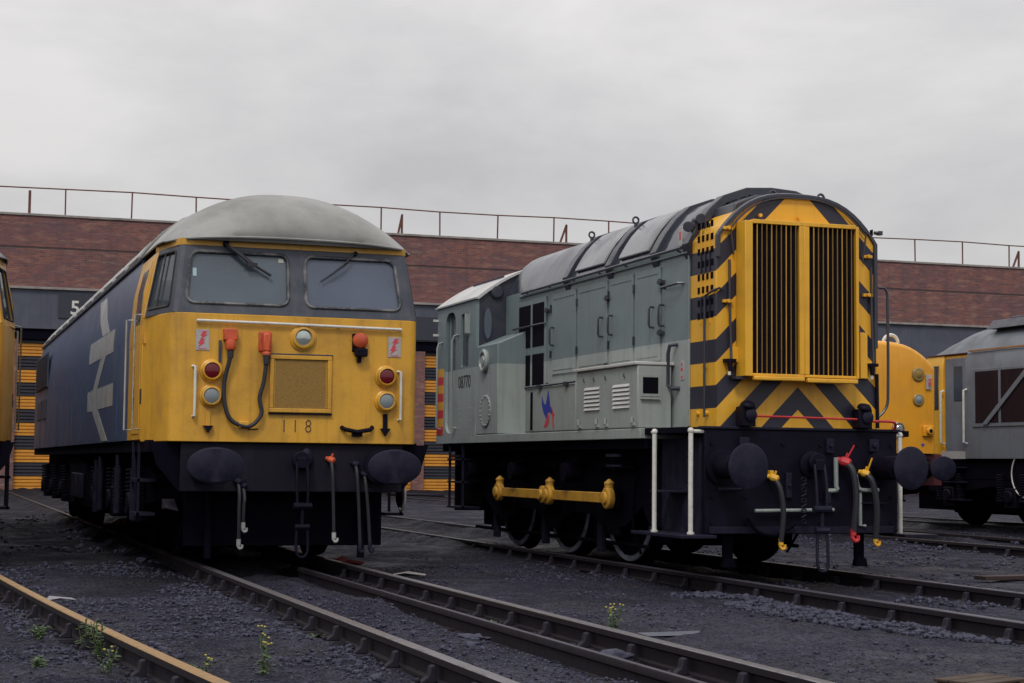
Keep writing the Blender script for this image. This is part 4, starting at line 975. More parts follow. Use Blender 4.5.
# hood doors
HB = -HW
def sidepanel(name, m, y0, y1, z0, z1, d=.014, s=-1, par=S, bev=.004, x=HW): return MB().box(min(s*x, s*(x+d)), max(s*x, s*(x+d)), y0, y1, z0, z1).build(name, m, par, bev)
for s in (-1, 1):
    doors = [(5.02, 4.25), (4.17, 3.30), (3.22, 2.58), (2.52, 1.88)]
    for y1, y0 in doors:
        dr = sidepanel('hood_door', twotone, y0, y1, 2.10, 3.06, .016, s)
        for a, b, c, d in ((y0+.05, y1-.05, 2.15, 2.165), (y0+.05, y1-.05, 2.995, 3.01)): MB().box(min(s*(HW+.016), s*(HW+.022)), max(s*(HW+.016), s*(HW+.022)), a, b, c, d).build('door_seam', twotone, dr)
        for z in (2.3, 2.85): MB().cyl((s*(HW+.02), y1+.03, z), (s*(HW+.02), y1+.03, z+.09), .014, 6).build('hinge', hoopm, dr)
    for y in (4.95, 3.42, 3.14, 2.04, 1.80):
        tube('door_handle', hoopm, S, [(s*(HW+.01), y, 2.66), (s*(HW+.06), y, 2.66), (s*(HW+.07), y, 2.63), (s*(HW+.07), y, 2.48), (s*(HW+.06), y, 2.45), (s*(HW+.01), y, 2.45)], .0125, 6)
    for y, z in ((3.26, 2.86), (3.26, 2.12), (1.84, 2.9), (1.84, 2.38), (5.1, 1.98), (5.15, 2.88)):
        MB().box(min(s*HW, s*(HW+.05)), max(s*HW, s*(HW+.05)), y-.05, y+.05, z-.015, z+.015).cyl((s*(HW+.04), y, z-.03), (s*(HW+.04), y, z+.03), .018, 8).build('catch', hoopm, S)
    tube('short_handrail', hoopm, S, [(s*HW, 1.78, 2.83), (s*(HW+.06), 1.76, 2.83), (s*(HW+.06), 1.36, 2.84), (s*HW, 1.34, 2.84)], .014, 6)
    tube('side_pipe', hoopm, S, [(s*HW, 1.48, 2.24), (s*(HW+.07), 1.52, 2.23), (s*(HW+.07), 1.56, 2.15), (s*(HW+.07), 1.56, 1.84), (s*(HW+.05), 1.5, 1.80), (s*HW, 1.43, 1.80)], .02, 8)
    wp_ = sidepanel('warning_plate', platem, 1.33, 1.41, 1.88, 2.07, .006, s)
    MB().box(min(s*(HW+.006), s*(HW+.008)), max(s*(HW+.006), s*(HW+.008)), 1.35, 1.39, 1.90, 1.92).box(min(s*(HW+.006), s*(HW+.008)), max(s*(HW+.006), s*(HW+.008)), 1.345, 1.395, 1.97, 2.0).box(min(s*(HW+.006), s*(HW+.008)), max(s*(HW+.006), s*(HW+.008)), 1.355, 1.385, 2.02, 2.05).build('warning_mark', redink, wp_)
    wp_ = sidepanel('roof_plate', platem, 1.42, 1.52, 3.23, 3.42, .012, s); wp_.location = (.03*-s, 0, 0)
    MB().box(min(s*(HW+.012), s*(HW+.016)), max(s*(HW+.012), s*(HW+.016)), 1.455, 1.485, 3.29, 3.37).build('red_mark', redink, wp_)
    # radiator-style dark grille windows in the hood next to the cab
    gf = sidepanel('louvre_frame', twotone, 5.22, 6.22, 1.9, 3.06, .022, s)
    for a, b, c, d in ((5.27, 5.67, 2.47, 3.0), (5.75, 6.17, 2.47, 3.0), (5.27, 5.67, 1.95, 2.38), (5.75, 6.17, 1.95, 2.38)):
        sidepanel('louvre_opening', bpy.data.materials['radiator_dark'], a, b, c, d, .028, s, gf)
    tube('crossbar', hoopm, S, [(s*(HW+.03), 5.2, 2.73), (s*(HW+.06), 5.25, 2.73), (s*(HW+.06), 6.3, 2.73), (s*(HW+.02), 6.35, 2.73)], .012, 6)
    # boxes on the footplate
    bx1 = MB().box(min(s*.9, s*1.27), max(s*.9, s*1.27), 3.235, 4.85, 1.405, 1.92).build('battery_box', greylow, S, .012)
    MB().box(min(s*1.268, s*1.272), max(s*1.268, s*1.272), 4.6, 4.68, 1.43, 1.87).build('slot', bpy.data.materials['slot_dark'], bx1)
    tube('lid_rail', hoopm, bx1, [(s*1.28, 3.25, 1.935), (s*1.28, 4.85, 1.93)], .013, 6)
    for y in (3.5, 4.35): MB().box(min(s*1.27, s*1.3), max(s*1.27, s*1.3), y-.05, y+.05, 1.9, 1.945).build('lid_clip', hoopm, bx1)
    bx2 = MB().box(min(s*.9, s*1.27), max(s*.9, s*1.27), 1.56, 3.23, 1.405, 2.03).build('tool_box', greylow, S, .012)
    MB().box(min(s*.87, s*1.30), max(s*.87, s*1.30), 1.55, 3.24, 2.031, 2.065).build('box_lid', paleroof, bx2, .008)
    for y0 in (2.55, 1.76):
        lv = MB()
        for k in range(6): z = 1.61+.043*k; lv.prism([(s*1.27, z), (s*1.285, z), (s*1.272, z+.028), (s*1.27, z+.028)], 'y', y0, y0+.42)
        lv.build('louvre', paleroof, bx2)
    for y in (3.1, 2.6, 2.35, 1.65):
        MB().box(min(s*1.27, s*1.29), max(s*1.27, s*1.29), y-.035, y+.035, 1.43, 1.46).cyl((s*1.29, y, 1.46), (s*1.29, y, 1.52), .014, 8).build('hinge', greylow, bx2)
    for y, z in ((3.0, 1.95), (2.72, 1.95), (2.4, 1.95), (1.9, 1.95)):
        MB().tube([(s*1.275, y, z+.01), (s*1.285, y-.02, z-.02), (s*1.275, y-.03, z-.035)], .006, 5).build('hook', hoopm, bx2)
    wf_ = MB().box(min(s*1.235, s*1.03), max(s*1.235, s*1.03), 1.552, 1.558, 1.72, 1.94).build('window_frame', greylow, bx2, .002)
    wf_.location = (0, 0, 0)
    MB().box(min(s*1.215, s*1.05), max(s*1.215, s*1.05), 1.545, 1.556, 1.75, 1.91).build('window', bpy.data.materials['slot_dark'], bx2, .003)
    MB().box(min(s*1.24, s*1.03), max(s*1.24, s*1.03), 1.53, 1.558, 1.69, 1.705).build('sill', greylow, bx2)
    # sloping box beside the cab front
    nb = MB().loft([[Vector((s*.88, y, 1.405)), Vector((s*1.265, y, 1.405)), Vector((s*1.265, y, 2.53)), Vector((s*1.05, y, 2.62)), Vector((s*.88, y, 2.69))] for y in (5.91, 6.755)]).build('air_reservoir_casing', twotone, S, .012)
    MB().lathe([(0, .14), (.03, .15), (.05, .135), (.05, .11), (.02, .1)], (s*1.265, 6.38, 2.33), (s, 0, 0), 24).lathe([(0, .08), (.05, .06)], (s*1.265, 6.38, 2.33), (s, 0, 0), 12).build('filler_cap', greylow, nb)
    pl = MB().lathe([(0, .2), (.012, .2)], (s*1.265, 6.35, 1.70), (s, 0, 0), 28)
    for k in range(20): pl.cyl((s*1.265, 6.35+.185*cos(k*pi/10), 1.70+.185*sin(k*pi/10)), (s*1.29, 6.35+.185*cos(k*pi/10), 1.70+.185*sin(k*pi/10)), .012, 6)
    pl.build('bolted_cover', greylow, nb)
# running bird emblem (small painted mark)
zb, yb = 1.46, 4.00
bird = lambda pts: [(yb + .58*(.5-u), zb + .42*v) for u, v in pts]
def flat(name, pts, m, x=-1.2715, t=.0015):
    return MB().prism(pts, 'x', x, x - t).build(name, m, S)
flat('bird_wing', bird([(.0, .85), (.14, .62), (.22, .6), (.36, 1.0), (.46, .62), (.42, .5), (.5, .42), (.34, .38), (.28, .2), (.10, .38), (.0, .6)]), blueink)
flat('bird_breast', bird([(.34, .38), (.42, .3), (.40, .12), (.28, .0), (.12, -.02), (.2, .14), (.28, .22)]), redink)
flat('bird_neck', bird([(.44, .55), (.56, .52), (.72, .3), (.66, .28), (.68, -.05), (.62, -.05), (.58, .28), (.48, .42)]), redink, -1.272)
flat('bird_head', bird([(.42, .5), (.50, .56), (.60, .42), (.5, .34), (.44, .42)]), blueink, -1.2735)
# ---- shunter cab
zr = 3.17
cabarc = [(l, zr + .50*(1-abs(l/1.27)**2.1)) for l in [-1.27*cos(pi*i/26) for i in range(27)]]
def wallpoly(y0, y1, name, m, holes):
    # front/rear cab wall built as a panel with window holes plus the arch above
    pass
front = MB().prism([(-1.255, 1.401), (-1.255, zr-.002)] + [(x*.988, z-.012) for x, z in cabarc[1:-1]] + [(1.255, zr-.002), (1.255, 1.401)], 'y', 6.765, 6.81).build('cab_front', hoopm, S)
rear = MB().prism([(-1.255, 1.401), (-1.255, zr-.002)] + [(x*.988, z-.012) for x, z in cabarc[1:-1]] + [(1.255, zr-.002), (1.255, 1.401)], 'y', 8.42, 8.46).build('cab_rear', twotone, S)
for s in (-1, 1):
    q = [Vector((s*1.27, 8.47, 1.401)), Vector((s*1.27, 6.76, 1.401)), Vector((s*1.27, 6.76, zr)), Vector((s*1.27, 8.47, zr))]
    if s == 1: q = [q[1], q[0], q[3], q[2]]
    def U(y): return (8.47 - y)/1.71 if s == -1 else (y - 6.76)/1.71
    def VV(z): return (z-1.401)/(zr-1.401)
    holes = []
    for y1, y0, z0, z1, r in ((8.08, 7.64, 1.44, 3.06, .1), (7.40, 7.08, 2.30, 3.0, .02)):
        a, b = sorted((U(y1), U(y0))); holes.append(rrect(a, b, VV(z0), VV(z1), r, r*.8, 4))
    sw = MB().panel(q, holes, .04).build('cab_side', twotone, S)
    a, b = (7.64, 8.08)
    dd = MB().box(min(s*1.2, s*1.225), max(s*1.2, s*1.225), a-.02, b+.02, 1.42, 2.28).box(min(s*1.2, s*1.225), max(s*1.2, s*1.225), a-.02, a+.06, 2.28, 3.08).box(min(s*1.2, s*1.225), max(s*1.2, s*1.225), b-.06, b+.02, 2.28, 3.08).build('cab_door', twotone, S, .004)
    MB().box(min(s*1.208, s*1.214), max(s*1.208, s*1.214), a+.06, b-.06, 2.28, 3.05).build('door_pane', glass2, dd)
    MB().box(min(s*1.235, s*1.242), max(s*1.235, s*1.242), 7.06, 7.42, 2.28, 3.02).build('side_pane', glass2, sw)
    tube('door_handrail', greylow, S, [(s*1.27, 8.28, 1.5), (s*1.33, 8.28, 1.52), (s*1.33, 8.28, 2.6), (s*1.31, 8.28, 2.66), (s*1.27, 8.22, 2.68)], .015, 6)
    tube('door_handrail', greylow, S, [(s*1.27, 7.58, 1.5), (s*1.33, 7.60, 1.52), (s*1.33, 7.60, 2.66), (s*1.31, 7.58, 2.72), (s*1.27, 7.50, 2.74)], .015, 6)
    rsx = MB().box(min(s*1.27, s*1.274), max(s*1.27, s*1.274), 8.17, 8.468, 1.42, 2.32).build('striped_corner', rearstr, S)
    for z in (2.78, 2.98): MB().box(min(s*1.27, s*1.34), max(s*1.27, s*1.34), 8.44, 8.47, z, z+.03).build('lamp_iron', white, S)
    MB().box(min(s*1.26, s*1.33), max(s*1.26, s*1.33), 7.02, 7.07, 2.72, 2.98).build('mirror', greylow, S, .004)
    rv = MB()
    for z in [1.5+.085*k for k in range(9)]:
        for y in (7.42, 6.98): rv.cyl((s*1.27, y, z), (s*1.276, y, z), .009, 6)
    rv.build('rivets', greylow, S)
    # narrow cab front window
    cx = s*1.075
    fw = MB().lathe([(0, .1), (.012, .1)], (cx-.04, 6.765, 2.84), (0, -1, 0), 28, .62, 2.25).build('window_frame', hoopm, front)
    MB().lathe([(0, .085), (.016, .085), (.017, .001)], (cx-.04, 6.765, 2.84), (0, -1, 0), 28, .6, 2.3).build('window_pane', simple('dull_pane', (.10, .12, .15), .2) if 'dull_pane' not in MATS else MATS['dull_pane'], front)
text('fleet_number', '08770', blackink, S, (-1.2725, 7.23, 2.095), LEFT, .235, .001, .92)
cr_ = MB().prism([(x*1.012, z+.0) for x, z in cabarc] + [(x*.985, z-.03) for x, z in cabarc[::-1]], 'y', 6.72, 8.52).build('cab_roof', paleroof, S, .004)
for s in (-1, 1):
    i = 7 if s < 0 else 19
    x, z = cabarc[i]; MB().box(x-.012, x+.012, 6.95, 8.2, z+.0, z+.03).build('roof_strip', hoopm, cr_)
    MB().box(min(s*1.265, s*1.30), max(s*1.265, s*1.30), 6.72, 8.52, zr-.025, zr).build('drip_rail', greylow, cr_, .003)
MB().box(-1.2, 1.2, 6.82, 8.40, 1.401, 1.45).box(-.5, .5, 6.85, 7.2, 1.45, 2.3).build('cab_floor', desk, S)
MB().lathe([(0, .08), (.03, .09), (.05, .07)], (-1.0, 6.765, 3.25), (0, -1, 0), 20).build('ventilator', hoopm, S)
# ---- shunter front fittings
buffer(S, -.845, 1.035, (.2, .215)); buffer(S, .86, 1.035, (.185, .205))
coupling(S, .08, 1.06, .55, .06)
MB().lathe([(0, .12), (.03, .13), (.05, .08)], (.1, .55, 1.06), (0, -1, 0), 20).build('hook_plate', black, S)
hose(S, [(-.34, .47, .93), (-.30, .42, .83), (-.265, .42, .6), (-.275, .45, .33)], None, yellow2, yellow2, .026)
MB().box(-.36, -.32, .5, .56, .92, 1.0).build('pipe_clip', yellow2, S, .004)
h2 = hose(S, [(.42, .47, 1.09), (.47, .40, 1.0), (.50, .39, .75), (.49, .43, .42)], None, redp, redp, .031, .85)
MB().cyl((.43, .46, 1.1), (.50, .42, 1.25), .009, 6).build('lever', redp, h2)
h3 = hose(S, [(.64, .47, .98), (.69, .41, .9), (.73, .40, .65), (.74, .44, .36)], None, yellow2, yellow2, .03)
MB().cyl((.66, .46, .99), (.70, .43, 1.13), .009, 6).build('lever', yellow2, h3)
pipes = paint('pale_pipe', (.30, .34, .33), .5, (.1, .1, .1), .4, 9)
tube('air_pipe', pipes, S, [(.345, .50, 1.13), (.345, .50, .86), (.36, .50, .82), (.28, .54, .81)], .022, 8, 2)
tube('air_pipe', pipes, S, [(.56, .5, .97), (.58, .5, .86), (.63, .5, .82), (.82, .52, .82)], .02, 8, 2)
tube('air_pipe', pipes, S, [(.62, .52, .80), (.62, .52, .48), (.68, .53, .475)], .017, 8)
tube('air_pipe', pipes, S, [(-.52, .50, .62), (-.1, .50, .625), (.33, .52, .63)], .017, 8)
tube('air_pipe', bufm, S, [(-.9, .5, .82), (-.66, .5, .82)], .016, 6)
MB().box(.62, .9, .5, .55, .69, .70).build('shelf', bufm, S)
for x in (-.7, .72): MB().box(x-.05, x+.05, .7, .74, .12, .5).prism([(x-.07, .08), (x+.07, .08), (x+.05, .16), (x-.05, .16)], 'y', .66, .74).build('guard_iron', under, S, .006)
for x, z, a, b in ((-.62, 1.22, .05, .09), (.30, 1.24, .04, .07), (.78, 1.25, .05, .06), (-.15, .86, .03, .12), (.27, .70, .03, .10)):
    MB().box(x-a, x+a, .515, .552, z-b, z+b).cyl((x, .515, z), (x, .49, z), a*.5, 10).build('beam_bracket', bufm, S, .006)
MB().box(-.98, 1.0, .53, .552, .405, .47).build('lower_angle', bufm, S, .004)
for k in range(9): MB().tube([Vector((-.02 + .028*cos(t*pi/4), .47 + (.012*sin(t*pi/4) if k % 2 else 0), .92 - .05*k + (.02*sin(t*pi/4) if k % 2 == 0 else .016*cos(t*pi/4)))) for t in range(9)], .006, 5).build('chain_link', bufm, S)
tube('jumper_pipe', under, S, [(-.6, .5, .55), (-.5, .47, .42), (-.3, .46, .40), (-.1, .5, .5)], .018, 6, 4)
bts = MB()
for z in (.5, .75, 1.25):
    for x in (-.95, -.6, -.2, .2, .6, .98): bts.cyl((x, .55, z), (x, .535, z), .016, 6)
bts.build('beam_bolts', black, S)

# ------------------------------------------------------------ yellow bonneted locomotive behind the shunter
Bn = thing('bonnet_locomotive', 'orange-yellow round-topped locomotive end showing behind the striped shunter', 'locomotive', (14.75, 23.62, 0))
na = [(l, 2.72 + .41*(1-abs(l/1.12)**3.0)) for l in [-1.12*cos(pi*i/24) for i in range(25)]]
npoly = [(-1.12, 1.28)] + na + [(1.12, 1.28)]
rings = []
for y, k in ((.55, .93), (.56, .955), (.59, .978), (.65, .994), (.74, 1.0), (3.2, 1.0)):
    rings.append([Vector((x*k, y, 1.28 + (z-1.28)*(1-(1-k)*.7))) for x, z in npoly])
MB().loft(rings).build('bonnet', nose_yellow, Bn, ang=50)
MB().prism([(x*.999, z-.002) for x, z in npoly], 'y', 3.201, 10.5).build('bonnet_side', blue, Bn)
MB().prism([(-1.3, 1.28), (-1.3, 3.2), (-1., 3.6), (0, 3.75), (1, 3.6), (1.3, 3.2), (1.3, 1.28)], 'y', 10.501, 13.2).build('rear_cab', nose_yellow, Bn, .05)
MB().box(-1.25, 1.25, .62, .7, .75, 1.27).build('buffer_beam', paint('dull_red', (.10, .015, .02), .6, (.03, .01, .015), .6, 5), Bn, .01)
MB().box(-1.25, 1.25, .71, 13, .8, 1.279).build('underframe', under, Bn)
for s in (-1, 1): buffer(Bn, s*.87, 1.035, (.24, .2), MATS['dull_red'], bufm)
for s in (-1, 1):
    for z, ln, r in ((2.58, greylens, .095), (2.16, greylens, .085)):
        b = MB().lathe([(.56, r*1.25), (.535, r*1.25), (.52, r*1.0)], (s*.76, 0, z), (0, 1, 0), 24).build('marker_lamp', paint('lamp_bezel', (.28, .2, .06), .4) if 'lamp_bezel' not in MATS else MATS['lamp_bezel'], Bn)
        MB().lathe([(.525, r*.85), (.505, r*.5), (.5, .001)], (s*.76, 0, z), (0, 1, 0), 20).build('lens', brownmesh if z > 2.4 else ln, b)
    sk = MB().box(s*.93-.1, s*.93+.1, .50, .585, 1.56, 1.74).lathe([(.51, .06), (.45, .065), (.44, .04)], (s*.93, 0, 1.65), (0, 1, 0), 16).build('jumper_socket', nose_yellow, Bn, .015)
    MB().lathe([(.445, .038), (.435, .03), (.434, .001)], (s*.93, 0, 1.65), (0, 1, 0), 12).build('socket_hole', black, sk)
    hlp = MB().lathe([(.56, .11), (.5, .11), (.48, .095)], (s*.36, 0, 1.68), (0, 1, 0), 24).build('headlamp', steel, Bn)
    MB().lathe([(.5, .085), (.47, .05), (.465, .001)], (s*.36, 0, 1.68), (0, 1, 0), 20).build('lens', clearlens, hlp)
    p = MB().box(s*.95-.05, s*.95+.05, .55, .565, 2.34, 2.58).build('warning_plate', platem, Bn)
    p.location = (0, -.03, 0)
    MB().box(s*.95-.025, s*.95+.025, .512, .519, 2.40, 2.46).box(s*.95-.03, s*.95+.03, .512, .519, 2.48, 2.51).build('flash_mark', redink, p)
MB().prism([(.84 + (.045 if k % 2 == 0 else .018)*sin(k*pi/5), 1.42 + (.045 if k % 2 == 0 else .018)*cos(k*pi/5)) for k in range(10)], 'y', .546, .549).build('star_mark', blueink, Bn)
MB().tube([(.46+.14*cos(t*pi/8), .9, 3.12+.13*sin(t*pi/8)) for t in range(9)], .03, 6).build('lifting_eye', white, Bn)
hose(Bn, [(.3, .56, 1.0), (.3, .5, .8), (.3, .52, .35)], None, bufm, bufm)
coupling(Bn, 0, 1.03, .62)
bogie(Bn, 1.3, (2.2, 4.8), .54); bogie(Bn, 8.2, (9.1, 11.7), .54)

# ------------------------------------------------------------ grey locomotive at the right edge
G = thing('grey_locomotive', 'grey locomotive with mesh side grille and yellow far cab at the right edge', 'locomotive', (19.5, 28.2, 0))
GX = 1.28
gd = 17.0
garc = roof_arc(1.22, 3.17, .60, 24, 2.3)
gp = [(-GX, 1.22), (-GX, 2.75), (-1.265, 3.0), (-1.22, 3.17), (1.22, 3.17), (1.265, 3.0), (GX, 2.75), (GX, 1.22)]
greyb = paint('weathered_grey_body', (.16, .18, .215), .45, (.07, .06, .06), .55, 1.2)
MB().prism(gp, 'y', -gd, -1.36).build('body', greyb, G, .006)
MB().prism(garc, 'y', -gd, -1.1).build('roof', paint('blue_grey_roof', (.11, .125, .15), .5, (.08, .075, .07), .6, 1.6, streak=False), G, ang=50)
# far cab: yellow side, recessed grey door, roof falling away to the nose
cy_ = MB().prism([(x*.998, z) for x, z in gp], 'y', -.62, -.02)
cy_.box(-1.2, 1.2, -1.36, -.60, 1.22, 3.16).build('cab', yellow2, G, .02)
MB().loft([[Vector((x*k, y, 3.165 + (z-3.165)*q)) for x, z in garc] for y, k, q in ((-1.1, 1, 1), (-.7, 1, .9), (-.35, .995, .68), (-.1, .98, .35), (.02, .96, .08))]).build('cab_roof', MATS['blue_grey_roof'], G, ang=50)
for s in (-1, 1):
    cdn = MB().box(min(s*1.2, s*1.235), max(s*1.2, s*1.235), -1.32, -.66, 1.3, 3.1).build('cab_door', greyb, G, .006)
    MB().box(min(s*1.23, s*1.245), max(s*1.23, s*1.245), -1.22, -.95, 2.3, 2.95).build('door_pane', bpy.data.materials['dark_glass'], cdn, .004)
    sf = MB().box(min(s*1.26, s*1.29), max(s*1.26, s*1.29), -.50, -.04, 2.15, 2.98).build('side_window', hoopm, G, .01)
    MB().box(min(s*1.29, s*1.295), max(s*1.29, s*1.295), -.46, -.08, 2.2, 2.93).build('side_pane', bpy.data.materials['dark_glass'], sf)
    for y in (-.68, -1.42): tube('door_handrail', white, G, [(s*GX, y, 1.5), (s*(GX+.07), y, 1.52), (s*(GX+.07), y, 2.48), (s*GX, y, 2.5)], .022, 6)
    MB().box(min(s*1.215, s*1.26), max(s*1.215, s*1.26), -gd, -1.45, 3.195, 3.225).build('orange_stripe', paint('dull_orange', (.36, .16, .05), .5) if 'dull_orange' not in MATS else MATS['dull_orange'], G, .003)
    MB().box(min(s*1.2, s*1.245), max(s*1.2, s*1.245), -1.36, -.03, 3.17, 3.19).build('red_stripe', MATS['dull_red'], G, .003)
    gy = [(-1.72, -2.42), (-2.50, -3.25), (-3.33, -4.05)]
    gfm = MB()
    gfr = MB().box(min(s*1.28, s*1.30), max(s*1.28, s*1.30), -4.15, -1.62, 1.80, 2.86).build('grille_frame', greyb, G, .006)
    for a, b in gy: MB().box(min(s*1.30, s*1.305), max(s*1.30, s*1.305), b, a, 1.87, 2.81).build('grille_mesh', paint('rusty_mesh', (.014, .008, .012), .85, (.05, .022, .018), .6, 30, spec=.1) if 'rusty_mesh' not in MATS else MATS['rusty_mesh'], gfr)
    MB().prism([(-1.95, 1.84), (-2.1, 1.84), (-3.45, 2.84), (-3.3, 2.84)], 'x', s*1.306, s*1.33).build('diagonal_brace', greyb, gfr)
    for y in (-5.2, -7.5, -9.8, -12.): MB().box(min(s*1.28, s*1.30), max(s*1.28, s*1.30), y-1.2, y, 1.7, 2.7).build('side_door', greyb, G, .01)
    MB().box(min(s*1.28, s*1.288), max(s*1.28, s*1.288), -1.36, -.6, 1.22, 1.36).build('step_plate', platem, G)
    rg_ = MB().lathe([(0, .42), (.05, .42), (.06, .39), (.03, .37)], (s*1.2, -3.15, .95), (s, 0, 0), 36).build('round_tank_end', under, G)
    MB().tube([Vector((s*1.265, -3.15 + .41*cos(t*pi/18), .95 + .41*sin(t*pi/18))) for t in range(37)], .012, 6).build('white_rim', white, rg_)
    st = MB()
    for z in (.45, .78, 1.05): st.box(min(s*1.1, s*1.32), max(s*1.1, s*1.32), -1.3, -.7, z, z+.02)
    st.build('footsteps', bufm, G)
text('number', '8', blackink, G, (-1.284, -.30, 1.90), LEFT, .28, .002, .9)
rh = MB()
rh.prism([(-.9, 3.62), (-.75, 3.79), (.75, 3.79), (.9, 3.62)], 'y', -3.2, -1.5); rh.build('roof_hatch', hoopm, G, .01)
for y in (-1.7, -3.9): MB().box(-.5, .5, y-.5, y, 3.76, 3.86).build('exhaust_box', hoopm, G, .02)
MB().loft([[Vector((x, y, z)) for x, z in ((-1.2, 1.22), (-1.2, 2.2), (-1.1, 2.35), (1.1, 2.35), (1.2, 2.2), (1.2, 1.22))] for y in (-.019, 1.0)]).build('nose', yellow2, G, .05)
MB().box(-1.2, 1.2, -gd+.3, 1.0, .85, 1.219).build('underframe', under, G)
bogie(G, -3.6, (-4.6+1.9, -.8), .54); bogie(G, -15.5, (-14.5, -12.6), .54)
MB().box(-.9, .9, -15, .8, .25, .849).build('gear_shade_fill', under, G, .02)  # added block, shuts the gaps under the body so they stay dark
MB().box(-1.2, 1.2, -11, -6.5, .4, 1.1).build('fuel_tank', under, G, .05)
for s in (-1, 1):
    b = MB().lathe([(.95, .17), (1.5, .12)], (s*.87, 0, 1.035), (0, 1, 0)).lathe([(1.5, .22), (1.54, .22)], (s*.87, 0, 1.035), (0, 1, 0)).build('buffer', black, G)

# ------------------------------------------------------------ weeds and litter
def weed(x, y, h, n, label, kind='upright', flowers=0, spread=.12):
    z = gh(x, y) - .01; t = thing('weed', label, 'weed', (x, y, z), random.uniform(0, 6), 'weeds growing between the rails')
    st = MB(); lf = MB(); fl = MB(); nf = 0
    def leaf(mb, p, a, el, L, wd):
        d = Vector((cos(a)*cos(el), sin(a)*cos(el), sin(el))); s_ = Vector((-sin(a), cos(a), 0)); up = d.cross(s_)
        r = []
        for k, ww in ((0, .1), (.3, .8), (.6, 1), (.85, .6), (1, .05)):
            c = p + d*L*k + Vector((0, 0, -L*.35*k*k)); r.append([c - s_*wd*ww, c + Vector((0, 0, -.002)) - up*0, c + s_*wd*ww, c + Vector((0, 0, .002))])
        mb.loft(r)
    for i in range(n):
        a = random.uniform(0, 6.28); lean = random.uniform(0, spread)
        hh = h*random.uniform(.6, 1) if kind != 'rosette' else .02
        top = Vector((cos(a)*lean, sin(a)*lean, hh))
        if kind != 'rosette':
            st.tube([Vector((cos(a)*.01, sin(a)*.01, 0)), top*.5 + Vector((random.uniform(-.01, .01), 0, .01)), top], .0028, 5)
            for k in range(int(7 + hh*20)):
                t_ = random.uniform(.08, .95); leaf(lf, top*t_, random.uniform(0, 6.28), random.uniform(.1, .9), random.uniform(.03, .065)*(1.15-t_*.6), .008)
            if flowers and nf < flowers:
                for k in range(3):
                    c = top + Vector((random.uniform(-.03, .03), random.uniform(-.03, .03), random.uniform(-.01, .03))); st.tube([top, c], .0015, 4); fl.sphere(c, .0075, 6, (1, 1, .7)); nf += 1
        else:
            leaf(lf, Vector((0, 0, .03)), 6.28*i/n + random.uniform(-.2, .2), random.uniform(.25, .8), random.uniform(.07, .11), .014)
    if kind == 'rosette': st.cyl((0, 0, 0), (0, 0, .04), .006, 6)
    st.build('stem', leafm, t); lf.build('leaves', leafm, t)
    if nf: fl.build('flowers', flowerm, t)
    else: fl.bm.free()
    return t
weed(4.30, 10.30, .30, 9, 'tall yellow-flowered weed standing against the shiny rail right of centre', flowers=14, spread=.09)
weed(2.56, 11.25, .1, 10, 'pale green leaf rosette beside the left rail of the centre track', 'rosette')
weed(1.0, 10.9, .26, 9, 'bushy green weed tuft hugging the ochre rail', spread=.12)
weed(1.05, 10.45, .24, 8, 'lower green weed clump just below the tuft on the ochre rail', spread=.14)
weed(.77, 11.5, .10, 12, 'low mossy green weed cushion left of the ochre rail', spread=.10)
weed(.66, 9.75, .07, 8, 'tiny green weed at the far lower left on bare dirt', spread=.08)
weed(1.80, 9.2, .26, 5, 'sparse yellow-flowered weed on dirt between the ochre rail and the centre track', flowers=12, spread=.10)
weed(1.45, 9.25, .12, 6, 'yellow-green weed at the bottom end of the ochre rail', flowers=5, spread=.12)
weed(.98, 9.4, .16, 4, 'thin dry weed with one pale flower head in the lower left dirt', flowers=2, spread=.08)
weed(3.92, 11.7, .05, 6, 'small green sprout in the slot beside the third rail', spread=.05)
def litter(name, label, cat, m, x, y, pts, th, rz=0):
    o = MB().loft([[Vector((a, b, c)) for a, b, c in pts], [Vector((a, b, c+th)) for a, b, c in pts]]).build(name, m, None, .002); o.location = (x, y, gh(x, y)+.018); o.rotation_euler = (0, 0, rz); return tag(o, label, cat)
litter('rag', 'dark red rag lying by the rail under the blue locomotive front', 'rag', paint('red_rag', (.2, .015, .02), .8), 4.42, 18.2, [(-.16, -.08, 0), (.02, -.12, .05), (.2, -.05, .02), (.15, .08, .0), (-.02, .06, .08), (-.15, .05, .03)], .03)
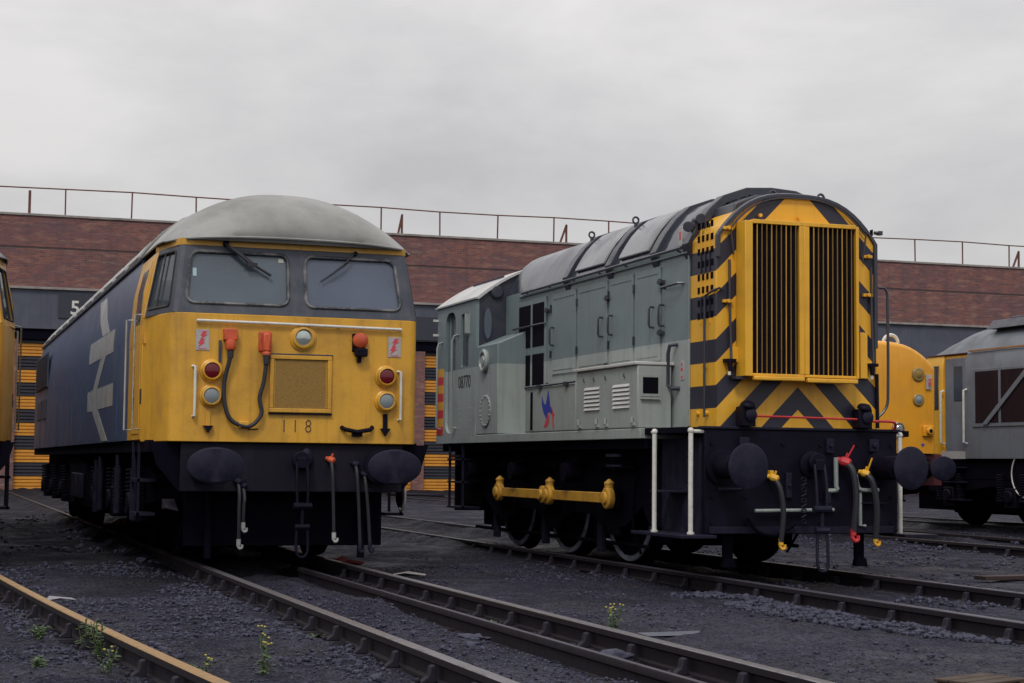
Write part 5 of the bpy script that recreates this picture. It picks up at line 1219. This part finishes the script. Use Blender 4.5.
litter('paper_scrap', 'torn pale paper scrap on the dirt between the two nearest locomotives', 'paper', simple('dirty_paper', (.28, .26, .25), .8), 4.6, 16.4, [(-.22, -.04, 0), (-.02, -.06, .03), (.2, -.03, .0), (.23, .03, .01), (.05, .05, .04), (-.2, .04, .0)], .004)
litter('paper_scrap', 'small crumpled pale scrap beside the ochre rail on the left', 'paper', simple('pale_paper', (.24, .24, .27), .8), 1.10, 14.2, [(-.12, -.05, 0), (.0, -.07, .02), (.13, -.02, 0), (.1, .05, .01), (-.08, .05, .03)], .004)
plank = MB().box(-.6, .6, -.09, .09, 0, .04).build('plank', paint('red_brown_board', (.035, .017, .018), .8, (.03, .02, .02), .6, 5), None, .004); plank.location = (10.9, 15.0, -.10); plank.rotation_euler = (0, 0, .1); tag(plank, 'dark red-brown board lying on the cinders at the right edge', 'board')
boxm = paint('brown_board', (.055, .034, .022), .8, (.05, .03, .02), .6, 9)
crt = thing('broken_crate', 'broken brown wooden crate lid at the lower right corner', 'crate', (5.50, 7.98, -.15), .35)
for k in range(3): MB().box(-.22, .22, -.15+.105*k, -.06+.105*k, .03, .045).build('slat', boxm, crt, .003)
for x in (-.17, .15): MB().box(x, x+.04, -.16, .16, 0, .03).build('batten', boxm, crt, .003)
sheet = litter('metal_sheet', 'pale flat metal sheet lying beyond the shiny rail in the centre foreground', 'sheet', paint('pale_sheet', (.11, .12, .16), .45, (.08, .08, .09), .6, 6), 4.84, 10.6, [(-.22, -.12, 0), (.16, -.14, .0), (.24, .02, .01), (.05, .10, .0), (-.2, .1, 0)], .004, .05)
def boulder(x, y, r, label):
    mb = MB(); bm = mb.bm; bmesh.ops.create_icosphere(bm, subdivisions=3, radius=r)
    for v in bm.verts:
        n_ = noise.noise(v.co*1.1/r + Vector((x, y, 0))); n2 = noise.noise(v.co*3.5/r + Vector((y, x, 0))); v.co *= 1 + .75*n_ + .3*n2; v.co.z *= .42
    o = mb.build('rock', stonem, None, ang=12); o.location = (x, y, gh(x, y)-r*.05); tag(o, label, 'rock')
boulder(3.92, 9.45, .13, 'dark rounded lump of clinker between the third rail and the shiny rail')
boulder(3.45, 10.6, .09, 'lump of dark clinker against the third rail in the centre foreground')
boulder(3.25, 10.0, .06, 'small dark lump in the middle of the centre track')
